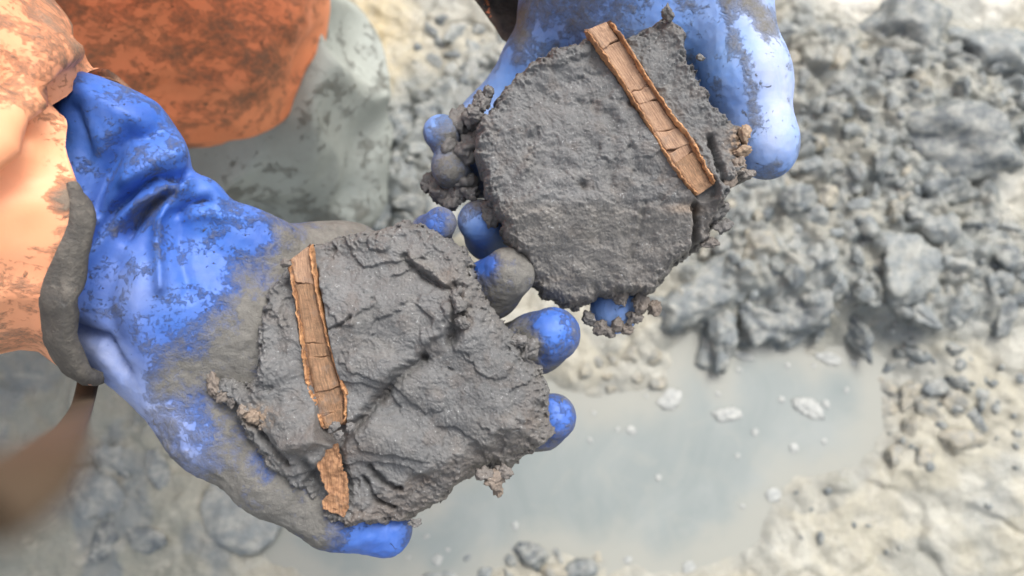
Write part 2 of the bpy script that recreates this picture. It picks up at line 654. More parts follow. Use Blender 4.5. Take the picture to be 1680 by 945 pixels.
xs = np.concatenate([xs[0] - far[::-1], xs, xs[-1] + far])
ys = np.concatenate([ys[0] - far[::-1], ys, ys[-1] + far])
GX, GY = np.meshgrid(xs, ys, indexing='ij')
GPX, GPY = ground_to_px(GX, GY, 0.0)
sane = (np.abs(GX) < 1.6) & (GY < 1.6) & (GY > -0.8)
GPX = np.where(sane, GPX, 5000.0)
GPY = np.where(sane, GPY, 5000.0)


def worley(x, y, seed):
    """nearest and second-nearest jittered cell points, and the nearest cell's random value"""
    ix, iy = np.floor(x).astype(int), np.floor(y).astype(int)
    d1 = np.full(x.shape, 9.0); d2 = d1.copy(); val = np.zeros(x.shape)
    for a in (-1, 0, 1):
        for b in (-1, 0, 1):
            cx, cy = ix + a, iy + b
            h0 = _perm[(_perm[(cx + seed) & 255] + cy) & 255]
            h1 = _perm[(h0 + 57) & 255]; h2 = _perm[(h1 + 91) & 255]
            d = np.hypot(cx + h0 / 255 - x, cy + h1 / 255 - y)
            nearer = d < d1
            d2 = np.where(nearer, d1, np.minimum(d2, d))
            val = np.where(nearer, h2 / 255, val)
            d1 = np.where(nearer, d, d1)
    return d1, d2, val


def ground_height(x, y, px, py):
    wob = 14 * fbm(xyz(x * 22, y * 22, 3.3), 4)
    sdp = poly_sd(px, py, PUDDLE) + wob
    sdh = poly_sd(px, py, HEAP) + wob * 1.5
    sdr = poly_sd(px, py, RIDGE_L) + wob
    h = 0.012 + 0.010 * fbm(xyz(x * 7, y * 7, 0.5), 3)
    rough = 0.25 + 0.75 * sstep(-60, 60, sdh) + 0.6 * sstep(-30, 30, sdr)
    rough = rough * (1 - 0.6 * sstep(1250, 1400, px) * sstep(600, 720, py))
    c = ridged(xyz(x * 26, y * 26, 1.7) + 0.25 * fbm(xyz(x * 40, y * 40, 9), 2)[..., None], 3)
    h = h + rough * (0.006 * c + 0.006 * fbm(xyz(x * 55, y * 55, 5), 4))
    wx = x + 0.010 * fbm(xyz(x * 30, y * 30, 1), 3); wy = y + 0.010 * fbm(xyz(x * 30, y * 30, 21), 3)
    zone = np.maximum(sstep(-30, 30, sdh), 0.8 * sstep(-20, 20, sdr))
    for fr, am, sd0 in ((24, 0.016, 11), (48, 0.008, 71)):
        d1, d2, vv = worley(wx * fr, wy * fr, sd0)
        h = h + zone * am * ((vv - 0.4) * sstep(0.02, 0.22, d2 - d1) + 0.5 * (0.6 - d1))
    # slumped, overlapping tongues of soft mud away from the heap
    bank = (1 - zone) * sstep(-10, -50, sdp)
    ux = x + 0.05 * fbm(xyz(x * 9, y * 9, 31), 3); uy = y + 0.05 * fbm(xyz(x * 9, y * 9, 37), 3)
    d1, d2, vv = worley(ux * 9, uy * 9, 23)
    h = h + bank * (0.012 * (vv - 0.5) * sstep(0.0, 0.16, d2 - d1) + 0.006 * (0.6 - d1) + 0.0035 * fbm(xyz(x * 38, y * 38, 41), 4))
    h = h + 0.032 * sstep(-40, 160, sdh) + 0.020 * sstep(-30, 70, sdr)
    # soft slumped folds in the pale mud
    fold = np.abs(noise3(xyz(x * 9 + 0.6 * noise3(xyz(x * 14, y * 14, 2.0)), y * 9, 7.7)))
    h = h - 0.005 * np.exp(-(fold / 0.10) ** 2) * sstep(-0.2, 0.4, noise3(xyz(x * 5, y * 5, 12.0))) * (1 - sstep(-20, 60, sdh))
    h = np.where(sdp > -60, h * (1 - sstep(-70, 8, sdp)) + sstep(-70, 8, sdp) * (-0.004 - 0.010 * sstep(0, 40, sdp) + 0.2 * (h - 0.012)), h)
    return h, sdp, sdh, sdr


GZ, SDP, SDH, SDR = ground_height(GX, GY, GPX, GPY)
# beyond the surveyed patch the sheet runs on level to the horizon
edge_d = np.maximum(np.maximum(-0.80 - GX, GX - 0.80), np.maximum(-0.36 - GY, GY - 0.82))
near = 1 - sstep(-0.10, 0.06, edge_d)
GZ = 0.012 + (GZ - 0.012) * near
tan = np.array([0.355, 0.335, 0.262]); palec = np.array([0.395, 0.390, 0.338]); grey = np.array([0.165, 0.188, 0.192]); ochre = np.array([0.50, 0.40, 0.22]); olive = np.array([0.205, 0.215, 0.180])
mixg = sstep(-50, 40, SDH + 40 * fbm(xyz(GX * 18, GY * 18, 8), 4)) * (0.50 + 0.50 * sstep(-0.3, 0.25, fbm(xyz(GX * 24, GY * 24, 2), 4)))
mixg = np.maximum(mixg, sstep(-40, 20, SDR + 30 * fbm(xyz(GX * 18, GY * 18, 4), 3)))
wild = sstep(0.05, 0.35, fbm(xyz(GX * 10, GY * 10, 6), 5))
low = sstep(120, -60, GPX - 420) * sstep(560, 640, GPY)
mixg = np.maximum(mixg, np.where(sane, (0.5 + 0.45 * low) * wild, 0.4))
tone = tan + (palec - tan) * sstep(-0.2, 0.4, fbm(xyz(GX * 12, GY * 12, 11), 4))[..., None]
tone = tone + (ochre - tone) * (1.0 * np.exp(-((GPX - 610) / 70) ** 2 - ((GPY - 70) / 100) ** 2) * sstep(-0.5, 0.2, fbm(xyz(GX * 16, GY * 16, 13), 3)))[..., None]
tone = tone + (np.array([0.62, 0.60, 0.53]) - tone) * (np.maximum(sstep(70, 0, np.hypot((GPX - 1620) / 1.3, GPY - 5)), sstep(60, 10, np.hypot((GPX - 1400) / 1.6, GPY - 10))) + 0.8 * sstep(70, 10, np.hypot((GPX - 1610) / 1.4, GPY - 330)))[..., None].clip(0, 1)  # pale silt patches; the corner one also has the pool's sky glint painted in
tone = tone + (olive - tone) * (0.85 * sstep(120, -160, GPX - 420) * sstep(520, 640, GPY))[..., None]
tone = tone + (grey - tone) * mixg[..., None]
tone = tone + (np.array([0.280, 0.285, 0.255]) - tone) * (0.9 * sstep(-45, 5, SDP + 14 * fbm(xyz(GX * 30, GY * 30, 15), 3)))[..., None]
tone = np.array([0.335, 0.318, 0.258]) + (tone - np.array([0.335, 0.318, 0.258])) * near[..., None]
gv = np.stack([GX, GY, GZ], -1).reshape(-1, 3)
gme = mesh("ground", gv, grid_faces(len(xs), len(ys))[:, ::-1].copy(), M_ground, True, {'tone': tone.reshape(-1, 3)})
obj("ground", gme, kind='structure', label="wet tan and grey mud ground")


def gz_at(x, y):
    i = np.clip(np.searchsorted(xs, x), 1, len(xs) - 1)
    j = np.clip(np.searchsorted(ys, y), 1, len(ys) - 1)
    return float(GZ[i, j])


# the puddle: a flat sheet of milky water lying in the hollow, siltier towards its shore
st = 2
wx_, wy_, ws_ = GX[::st, ::st], GY[::st, ::st], SDP[::st, ::st]
kp = (ws_ > -45) & sane[::st, ::st]
cel = kp[:-1, :-1] & kp[1:, :-1] & kp[:-1, 1:] & kp[1:, 1:]
idx = np.full(kp.shape, -1); idx[kp] = np.arange(kp.sum())
wf = np.stack([idx[:-1, :-1][cel], idx[1:, :-1][cel], idx[1:, 1:][cel], idx[:-1, 1:][cel]], -1)
used = np.unique(wf); rm = np.full(kp.sum(), -1); rm[used] = np.arange(len(used))
wv_ = np.stack([wx_[kp], wy_[kp], 0 * wx_[kp]], -1)[used]
silt = np.clip(1 - sstep(-5, 75, ws_ + 30 * fbm(xyz(wx_ * 14, wy_ * 14, 5), 4)), 0, 1)[kp][used]
obj("puddle", mesh("puddle", wv_, rm[wf], M_water, True, {'silt': silt}), kind='structure', label="milky grey puddle of muddy water")

# ------------------------------------------------------------------ clods of clay on the ground
def ico(sub):
    import bmesh
    bm = bmesh.new()
    bmesh.ops.create_icosphere(bm, subdivisions=sub, radius=1.0)
    v = np.array([q.co[:] for q in bm.verts])
    f = np.array([[w.index for w in q.verts] for q in bm.faces])
    bm.free()
    return v, f


ICO4, ICO3, ICO2 = ico(4), ico(4), ico(2)


def clod_shape(seed, base, cuts=9, rough=0.10):
    r = np.random.default_rng(seed)
    v, f = base
    d = np.ones(len(v)) * 1.15
    for _ in range(cuts):
        nn = r.normal(size=3); nn /= np.linalg.norm(nn)
        k = r.uniform(0.55, 0.95)
        c = v @ nn
        d = np.where(c > 0.05, np.minimum(d, k / np.maximum(c, 0.05)), d)
    v = v * d[:, None]
    n = v / np.linalg.norm(v, axis=1, keepdims=True)
    v = v + n * (rough * 1.3 * fbm(v * 1.6 + seed * 3.1, 3) + rough * 0.6 * ridged(v * 2.6 + seed, 3) - rough * 0.7)[:, None]
    return v, f


clod_meshes, tan_meshes = [], []
for k in range(12):
    v, f = clod_shape(100 + k, ICO4, cuts=5 + k % 4, rough=0.10 + 0.025 * (k % 4))
    clod_meshes.append(mesh("clod", v, f, M_clod))
    me = clod_meshes[-1].copy(); me.materials.clear(); me.materials.append(M_clod_tan); tan_meshes.append(me)


def put_clod(px, py, wpx, kind, label, group, asp=None, rot=None, zs=None, name='clay_clod', sink=0.62, var=None):
    g = ground_pt(px, py, 0.02)
    z0 = gz_at(g[0], g[1])
    g = ground_pt(px, py, z0 + 0.01)
    d = np.linalg.norm(g - CAM)
    s = wpx * d / FPX / 2
    k = random.randrange(12) if var is None else var
    o = obj(name, (clod_meshes if kind == 'grey' else tan_meshes)[k])
    a = asp or random.uniform(0.45, 0.9)
    zz = s * (zs or random.uniform(0.5, 0.85))
    o.scale = (s, s * a, zz)
    o.rotation_euler = (random.uniform(-0.35, 0.35), random.uniform(-0.35, 0.35), rot if rot is not None else random.uniform(0, 6.28))
    o.location = (g[0], g[1], gz_at(g[0], g[1]) + zz * (1 - 2 * sink) * 0.9)
    o['label'] = label; o['category'] = 'clay clod'
    if group: o['group'] = group
    return o


HL = "lump of grey clay in the heap of dug clods beyond the puddle"
HG = "grey clods in the dug heap"
# large ones told apart in the photograph
put_clod(1560, 205, 215, 'grey', "largest broad slab of dark grey clay on top of the clod heap", None, 0.62, -0.15, 0.34, 'clay_slab', var=2)
put_clod(1610, 78, 150, 'grey', "dark pointed clay block beside the pale corner puddle", None, 0.5, -0.35, 0.5, 'clay_block', var=5)
put_clod(1165, 470, 150, 'grey', "smooth grey clay slab leaning at the puddle's edge under the held lump", None, 0.62, 0.6, 0.30, 'clay_slab', var=1)
put_clod(1250, 520, 120, 'grey', "steep-sided grey clay block cut square at the puddle edge", None, 0.75, -0.2, 0.6, 'clay_block', var=3)
put_clod(1165, 570, 62, 'grey', "small dark grey clod standing in the puddle's inlet", None, 0.7, 1.3, 0.6, 'clay_clod', var=4)
put_clod(1330, 505, 130, 'grey', "mottled grey and tan clay bank piece above the open water", None, 0.6, 0.1, 0.5, 'clay_block', var=7)
n_heap = 0
occ = []
tries = 0
while n_heap < 150 and tries < 9000:
    tries += 1
    x, y = random.uniform(1090, 1700), random.uniform(-10, 580)
    s = poly_sd(np.array([x]), np.array([y]), HEAP)[0]
    if s < 6: continue
    w = random.choice((30, 38, 46, 56, 66, 80, 95, 120)) * random.uniform(0.85, 1.15)
    if any(math.hypot(x - a, y - b) < 0.40 * (w + c) for a, b, c in occ): continue
    if math.hypot((x - 1560) / 105, (y - 205) / 62) < 0.9 or math.hypot(x - 1165, y - 470) < 60: continue
    occ.append((x, y, w))
    if random.random() < 0.82: put_clod(x, y, w, 'grey', HL, HG)
    else: put_clod(x, y, w * 0.8, 'tan', "tan lump among the grey clods of the dug heap", "tan lumps in the dug heap")
    n_heap += 1


def scatter(poly, n, sizes, kind, label, group, **kw):
    xsx = [p[0] for p in poly]; ysy = [p[1] for p in poly]
    c = t = 0
    while c < n and t < 4000:
        t += 1
        x, y = random.uniform(min(xsx), max(xsx)), random.uniform(min(ysy), max(ysy))
        if poly_sd(np.array([x]), np.array([y]), poly)[0] < 2: continue
        w = random.choice(sizes) * random.uniform(0.85, 1.15)
        if any(math.hypot(x - a, y - b) < 0.40 * (w + q) for a, b, q in occ): continue
        occ.append((x, y, w))
        put_clod(x, y, w, kind, label, group, **kw)
        c += 1


scatter(RIDGE_L, 26, (48, 62, 80, 100), 'grey', "dark grey clay slab on the low ridge beside the grey wader leg", "slabs on the low ridge", zs=0.45)
scatter([(700, 20), (860, 40), (830, 130), (740, 160), (690, 110)], 13, (32, 44, 60), 'grey', "small grey clod on pale mud near the dark sleeve cuff", "clods near the sleeve cuff", zs=0.35)
scatter([(1440, 560), (1620, 540), (1640, 640), (1600, 740), (1510, 740), (1450, 640)], 9, (20, 28, 44), 'grey', "grey clod sunk in the tan mud bank at the puddle's end", "grey clods on the tan bank")
scatter([(1440, 520), (1600, 540), (1600, 720), (1490, 800), (1450, 650)], 9, (50, 64, 78), 'tan', "rounded tan mud lump on the bank at the puddle's end", "tan lumps on the bank", zs=0.4)
scatter([(950, 590), (1090, 570), (1085, 645), (990, 665)], 10, (28, 42, 60), 'tan', "tan mud lump at the puddle's edge below the fingertips", "tan lumps below the fingertips", zs=0.5)
scatter([(730, 890), (950, 895), (960, 950), (700, 955)], 12, (26, 40, 60), 'grey', "grey clod half under water on the puddle's near edge", "clods on the near puddle edge")
scatter([(830, 905), (1000, 915), (980, 950), (850, 950)], 6, (40, 60), 'tan', "tan lump on the puddle's near edge", "tan lumps on the near edge", zs=0.5)
scatter([(200, 690), (330, 720), (430, 830), (330, 870), (150, 920), (130, 780)], 7, (60, 80, 110), 'grey', "smooth dark clay clod in olive mud below the blue gauntlet", "clods below the gauntlet", zs=0.25)

# crumbs too small to count
cv, cf, off = [], [], 0
small = [clod_shape(300 + k, ICO2, 5, 0.2) for k in range(8)]
zones = [(HEAP, 200), (RIDGE_L, 40), ([(1440, 540), (1680, 540), (1680, 760), (1460, 760)], 40), ([(1300, 780), (1680, 700), (1680, 945), (1300, 945)], 14), ([(680, 0), (860, 0), (860, 150), (680, 150)], 14)]
for poly, cnt in zones:
    xx = np.array([p[0] for p in poly]); yy = np.array([p[1] for p in poly])
    x = rng.uniform(xx.min(), xx.max(), cnt * 3); y = rng.uniform(yy.min(), yy.max(), cnt * 3)
    ok = (poly_sd(x, y, poly) > 0) & (poly_sd(x, y, PUDDLE) < -5)
    for a, b in list(zip(x[ok], y[ok]))[:cnt]:
        g = ground_pt(a, b, 0.02)
        z = gz_at(g[0], g[1]); g = ground_pt(a, b, z)
        s = 0.0032 + 0.0050 * rng.random() ** 2
        v, f = small[rng.integers(8)]
        th = rng.uniform(0, 6.28)
        R = np.array([[math.cos(th), -math.sin(th), 0], [math.sin(th), math.cos(th), 0], [0, 0, 1]])
        cv.append((v * [s, s * rng.uniform(0.5, 1), s * 0.5]) @ R.T + [g[0], g[1], gz_at(g[0], g[1])])
        cf.append(f + off); off += len(v)
obj("clay_crumbs", mesh("clay_crumbs", np.concatenate(cv), np.concatenate(cf), M_clod), kind='stuff', label="small grey clay crumbs scattered over the mud")

# foam floating on the puddle
def foam(px, py, wpx, asp, rot, label, group=None):
    g = ground_pt(px, py, 0.0)
    s = wpx * np.linalg.norm(g - CAM) / FPX / 2
    v, f = ICO3
    k = rng.uniform(0, 50)
    v = v * (1 + 0.35 * fbm(v * 1.3 + k, 3))[:, None]
    v = v * [s * 0.85, s * asp * 0.85, s * 0.08]
    v[:, 2] += 0.15 * s * 0.3 * ridged(v / s * 3 + k, 2)
    me = mesh("foam_patch", v, f, M_foam)
    o = obj("foam_patch", me, None, (g[0], g[1], 0.0005), label=label, category='foam')
    o.rotation_euler[2] = rot
    if group: o['group'] = group


foam(1193, 680, 50, 0.45, 0.05, "largest oval raft of white foam on the puddle")
foam(1325, 668, 52, 0.6, -0.5, "grey-white frothy raft beside two foam bubbles on the puddle")
foam(1100, 655, 42, 0.8, 0.7, "curled white foam caught at the tan mud edge")
foam(1268, 812, 26, 0.9, 0.2, "round white foam disc against the pale mud spit")
foam(1220, 584, 36, 0.4, -0.3, "flat white foam strip at the foot of the square clay block")
foam(1360, 588, 40, 0.45, -0.3, "pointed white foam strip under the mottled clay bank")
FL, FG = "small white foam bubble floating on the milky puddle", "foam bubbles on the puddle"
for x, y, w in ((1036, 706, 16), (1013, 704, 9), (1238, 709, 13), (1302, 735, 16), (1355, 663, 14), (1282, 656, 12), (1292, 600, 9), (1212, 607, 9), (1178, 646, 9), (1080, 784, 12), (1210, 748, 9), (1352, 724, 9), (968, 722, 10), (975, 678, 8), (1060, 650, 8), (1218, 830, 9), (845, 862, 14), (718, 918, 20), (700, 880, 10), (735, 902, 9), (670, 915, 8), (1130, 930, 22), (1182, 928, 10), (1030, 918, 14), (1388, 640, 9), (1335, 600, 8), (1400, 596, 10)):
    foam(x, y, w, random.uniform(0.6, 1.0), random.uniform(0, 3), FL, FG)

# ------------------------------------------------------------------ the two halves of the clay lump
def lump(name, outline, d0, thick, hfun, label, colfun, step=1.55):
    ol = np.array(outline, float)
    x0, y0 = ol.min(0) - 14
    x1, y1 = ol.max(0) + 14
    nx, ny = int((x1 - x0) / step), int((y1 - y0) / step)
    PX, PY = np.meshgrid(x0 + step * np.arange(nx), y0 + step * np.arange(ny), indexing='ij')
    q = xyz(PX, PY, d0 * 900)
    sd = poly_sd(PX, PY, ol) + 7 * fbm(q / 26, 4, 0.6) + 2.0 * noise3(q / 5)
    keep = sd > 0
    h, w = hfun(PX, PY, q)
    t = np.clip(sd / w, 0, 1)
    prof = np.sqrt(np.clip(1 - (1 - t) ** 2, 0, 1))
    crumb = (1 - sstep(0, 45, sd)) * 0.0022 * ridged(q / 14, 3)
    top = h + crumb - thick * 0.5 * (1 - prof)
    tb = np.clip(sd / 70, 0, 1)
    bot = -thick * (0.5 + 0.5 * np.sqrt(np.clip(1 - (1 - tb) ** 2, 0, 1))) + 0.004 * fbm(q / 40 + 9, 3) + np.minimum(h, 0)
    k = d0 / FPX
    idx = np.full(PX.shape, -1); idx[keep] = np.arange(keep.sum())
    vt = np.stack([(PX - W / 2) * k, -(PY - H / 2) * k, -d0 + top], -1)[keep]
    vb = np.stack([(PX - W / 2) * k, -(PY - H / 2) * k, -d0 + np.minimum(bot, top - 0.0004)], -1)[keep]
    nt_ = len(vt)
    cell = keep[:-1, :-1] & keep[1:, :-1] & keep[:-1, 1:] & keep[1:, 1:]
    a, b, c, d = idx[:-1, :-1][cell], idx[1:, :-1][cell], idx[1:, 1:][cell], idx[:-1, 1:][cell]
    ft = np.stack([a, d, c, b], -1)
    fb = ft[:, ::-1] + nt_
    e = np.concatenate([np.stack([ft[:, i], ft[:, (i + 1) % 4]], -1) for i in range(4)])
    code = e[:, 0].astype(np.int64) * 10 ** 7 + e[:, 1]
    rev = e[:, 1].astype(np.int64) * 10 ** 7 + e[:, 0]
    be = e[~np.isin(code, rev)]
    fs = np.stack([be[:, 1], be[:, 0], be[:, 0] + nt_, be[:, 1] + nt_], -1)
    f = np.concatenate([ft, fb, fs])
    used = np.unique(f)
    remap = np.full(2 * nt_, -1); remap[used] = np.arange(len(used))
    v = np.concatenate([vt, vb])[used]
    f = remap[f]
    at = {kk: np.concatenate([aa[keep], aa[keep]])[used] for kk, aa in colfun(PX, PY, q, sd).items()}
    wv = to_world(v)
    base = np.array([wv[:, 0].mean(), wv[:, 1].mean(), wv[:, 2].min()])
    root = empty(name, base, label=label, category='clay lump')
    world_mesh("clay_body", wv, f, M_clay, root, at)

    def surf(px, py):
        """surface height towards the camera at a pixel of the face"""
        i = int(np.clip((px - x0) / step, 0, nx - 1)); j = int(np.clip((py - y0) / step, 0, ny - 1))
        return float(h[i, j])
    return root, surf


def plates(q, scale, amp, ang=0.0, terr=5):
    """broken, layered clay: terraces with steep little scarps"""
    ca, sa = math.cos(ang), math.sin(ang)
    r = np.stack([(q[..., 0] * ca + q[..., 1] * sa) / (scale * 1.9), (-q[..., 0] * sa + q[..., 1] * ca) / scale, q[..., 2] / scale], -1)
    n = (fbm(r, 2, 0.5) + 0.06 * fbm(q / 14, 3)) * terr
    fl = np.floor(n)
    fr = n - fl
    return amp * (fl + 0.6 * sstep(0.84, 1.0, fr) + 0.4 * fr) / terr


def fib(q, ang):
    """drawn-out fibrous tear marks"""
    a = ang + 0.8 * fbm(q / 120 + 1, 2)
    ca, sa = np.cos(a), np.sin(a)
    return fbm(np.stack([(q[..., 0] * ca + q[..., 1] * sa) / 34, (-q[..., 0] * sa + q[..., 1] * ca) / 7, q[..., 2] / 20], -1), 4, 0.6)


def groove(px, py, pts, w, depth):
    wob = 3.5 * fbm(xyz(px / 16, py / 16, 4.4), 3)
    return -depth * np.exp(-((line_d(px, py, pts) + wob) / w) ** 2)


def side(px, py, a, b):
    """signed distance to the line a->b, positive on its right-hand side on the picture (y down)"""
    ex, ey = b[0] - a[0], b[1] - a[1]
    L = math.hypot(ex, ey)
    return -(ex * (py - a[1]) - ey * (px - a[0])) / L * -1.0


REED_A_L = [(470, 428), (478, 470), (490, 550), (499, 620), (513, 668), (528, 706)]
REED_A_R = [(508, 398), (519, 470), (540, 560), (558, 612), (569, 652), (566, 698)]
REED_B_L = [(958, 46), (1000, 102), (1050, 182), (1092, 252), (1126, 300), (1146, 320)]
REED_B_R = [(1003, 30), (1040, 86), (1090, 166), (1138, 230), (1160, 272), (1176, 300)]


def reed_channel(px, py, L, R):
    L, R = np.array(L, float), np.array(R, float)
    mid = (L + R) / 2
    wdt = np.linalg.norm(R - L, axis=1).mean() / 2
    return line_d(px, py, mid), wdt


def hA(px, py, q):
    h = 0.0035 * fbm(q / 120, 3) + plates(q, 105, 0.0090, 0.35, 3) + 0.0008 * fbm(q / 40 + 3, 3) + 0.00022 * ridged(q / 13, 3) + 0.00035 * fib(q, 0.5) + 0.00022 * fbm(q / 4, 3)
    s = side(px, py, (560, 715), (760, 500))                       # scarp between upper and lower plates
    s = s + 10 * fbm(q / 30, 3)
    h = h - 0.0042 * sstep(-3, 9, s)
    s2 = side(px, py, (660, 790), (905, 660)) + 9 * fbm(q / 24, 3)   # lower facet turns away
    h = h - 0.00021 * np.maximum(s2, 0) * 1.0
    h = h - 0.000055 * np.maximum(420 - px, 0)
    h = h - 0.00006 * np.maximum(600 - py - (px - 600) * 0.2, 0) * sstep(560, 420, py)
    h = h + groove(px, py, [(555, 720), (600, 680), (640, 628), (690, 590)], 9, 0.0065)
    h = h + groove(px, py, [(745, 470), (752, 510), (740, 560)], 9, 0.006)
    h = h + groove(px, py, [(540, 540), (562, 532), (575, 522)], 3, 0.004)
    h = h + groove(px, py, [(660, 420), (690, 455), (735, 475)], 5, 0.004)
    h = h + groove(px, py, [(600, 770), (625, 800), (650, 812)], 5, 0.006)
    h = h + groove(px, py, [(590, 790), (610, 830), (640, 845)], 4, 0.005)
    h = h + groove(px, py, [(500, 760), (515, 800), (520, 840)], 9, 0.006)
    h = h + groove(px, py, [(360, 650), (420, 700), (470, 760)], 6, 0.005)
    h = h - groove(px, py, [(672, 425), (700, 440), (730, 466)], 7, 0.0045)
    h = h - groove(px, py, [(560, 705), (520, 715), (470, 728)], 12, 0.004)
    h = h - groove(px, py, [(420, 560), (425, 480), (460, 440)], 14, 0.002)
    d, w = reed_channel(px, py, REED_A_L, REED_A_R)
    h = np.where(d < w + 6, h * sstep(w - 7, w + 2, d) + (1 - sstep(w - 7, w + 2, d)) * (-0.008), h)
    h = h - 0.0035 * (1 - sstep(12, 30, line_d(px, py, [(538, 745), (552, 845)])))
    w_ = 24 + 26 * sstep(700, 850, px)
    return h, w_


def cA(px, py, q, sd):
    s2 = side(px, py, (660, 790), (905, 660)) + 14 * fbm(q / 24, 3)
    br = 0.85 * sstep(-10, 25, s2) + 0.7 * np.exp(-(line_d(px, py, [(480, 730), (540, 715), (600, 740)]) / 26) ** 2) + 0.6 * np.exp(-(line_d(px, py, [(740, 430), (755, 520)]) / 22) ** 2)
    br = br + 0.5 * sstep(0.1, 0.5, fbm(q / 50 + 3, 3))
    tanv = 0.8 * np.exp(-((px - 425) / 26) ** 2 - ((py - 682) / 16) ** 2) * sstep(-0.2, 0.2, fbm(q / 9, 3)) + 0.7 * np.exp(-((px - 815) / 22) ** 2 - ((py - 812) / 16) ** 2)
    sm = 0.5 * (1 - sstep(0, 26, sd)) + 0.4 * sstep(0, 0.4, fbm(q / 70 + 8, 3))
    sm = sm + 0.8 * np.exp(-(line_d(px, py, [(672, 425), (700, 440), (730, 466)]) / 9) ** 2)
    return {'brown': np.clip(br, 0, 1), 'tan': np.clip(tanv, 0, 1), 'smear': np.clip(sm, 0, 1)}


OUT_A = [(462, 432), (498, 393), (560, 378), (612, 370), (650, 352), (690, 360), (735, 388), (765, 410), (776, 450), (792, 492), (830, 532), (862, 578), (888, 610), (905, 650), (905, 690), (918, 732),
         (900, 748), (862, 772), (832, 812), (806, 812), (796, 790), (742, 828), (692, 868), (660, 884), (600, 884), (560, 884), (535, 872), (498, 840), (458, 800), (420, 762), (382, 702), (348, 662), (334, 632), (350, 606), (398, 632), (418, 600), (414, 540), (424, 470)]
lumpA, surfA = lump("clay_lump", OUT_A, 0.340, 0.040, hA, "dark clay half in the gloved hand with broken stem and cracked lower facet", cA)


def hB(px, py, q):
    h = 0.0032 * fbm(q / 130 + 5, 3) + plates(q + 770, 150, 0.0070, -0.25, 3) * (1 - 0.6 * sstep(330, 380, py)) + 0.0013 * fbm(q / 38 + 9, 4) * (1 - 0.5 * sstep(330, 380, py)) + 0.00022 * ridged(q / 14 + 7, 3) + 0.00035 * fib(q, -0.2) + 0.00022 * fbm(q / 4, 3)
    yl = 322 + 10 * fbm(q / 60, 3) + 0.0006 * (px - 980) ** 2 * 0.4
    h = h - 0.00017 * (0.5 * (py - yl) + 0.5 * np.sqrt((py - yl) ** 2 + 24.0 ** 2)) + 0.0005 * np.exp(-((py - yl) / 8) ** 2)   # lower facet turns away below the break
    h = h - 0.00005 * np.maximum(850 - px, 0) - 0.00004 * np.maximum(120 - py, 0)
    h = h + groove(px, py, [(1003, 185), (1012, 240), (1000, 300)], 11, 0.0022)
    h = h + groove(px, py, [(1035, 240), (1045, 275)], 9, 0.0018)
    h = h - 0.004 * np.exp(-((px - 957) / 8) ** 2 - ((py - 304) / 10) ** 2)
    h = h + 0.0032 * np.exp(-(line_d(px, py, [(880, 246), (868, 268), (858, 288)]) / 9) ** 2) * (1 + 0.5 * fbm(q / 8, 2))
    h = h + groove(px, py, [(1168, 225), (1178, 262), (1192, 300)], 5, 0.006)
    h = h + groove(px, py, [(1146, 335), (1150, 370), (1152, 405)], 6, 0.009)
    h = h + groove(px, py, [(890, 150), (930, 172), (970, 165)], 10, 0.0022)
    h = h + groove(px, py, [(1060, 150), (1100, 130), (1110, 100)], 12, 0.002)
    h = h + groove(px, py, [(1060, 330), (1055, 390), (1040, 430)], 4, 0.0015)
    h = h - 0.004 * sstep(1142, 1156, px) * sstep(318, 335, py)
    d, w = reed_channel(px, py, REED_B_L, REED_B_R)
    h = np.where(d < w + 6, h * sstep(w - 7, w + 2, d) + (1 - sstep(w - 7, w + 2, d)) * (-0.008), h)
    return h, 24 + 0 * px


def cB(px, py, q, sd):
    br = 0.35 * sstep(320, 350, py) + 0.6 * sstep(0.05, 0.45, fbm(q / 60 + 2, 3)) * sstep(1000, 1100, px) + 0.5 * sstep(0.2, 0.6, fbm(q / 40 + 12, 3))
    br = br + 0.8 * np.exp(-((px - 1040) / 60) ** 2 - ((py - 500) / 22) ** 2)
    tanv = 0.9 * np.exp(-((px - 1215) / 16) ** 2 - ((py - 240) / 34) ** 2) * sstep(-0.3, 0.2, fbm(q / 9, 3)) + 0.4 * np.exp(-((px - 1130) / 30) ** 2 - ((py - 340) / 8) ** 2)
    sm = 0.75 * sstep(320, 350, py) * sstep(500, 440, py) + 0.5 * np.exp(-((px - 868) / 16) ** 2 - ((py - 268) / 26) ** 2) + 0.3 * sstep(0, 0.4, fbm(q / 80 + 6, 3))
    return {'brown': np.clip(br, 0, 1), 'tan': np.clip(tanv, 0, 1), 'smear': np.clip(sm, 0, 1)}


OUT_B = [(925, 62), (958, 48), (985, 28), (1010, 33), (1030, 46), (1060, 36), (1086, 14), (1110, 14), (1135, 45), (1135, 80), (1155, 120), (1180, 160), (1200, 185), (1226, 200), (1230, 250), (1236, 288), (1205, 302), (1200, 350),
         (1182, 395), (1158, 418), (1136, 424), (1112, 456), (1102, 488), (1060, 490), (1010, 492), (952, 515), (925, 505), (890, 490), (868, 460), (853, 420), (828, 396), (818, 360), (798, 330), (784, 280), (770, 230), (788, 180), (820, 135), (850, 105), (890, 80)]
lumpB, surfB = lump("clay_lump", OUT_B, 0.350, 0.042, hB, "dark clay half cradled beside the thumb with one long unbroken stem", cB)


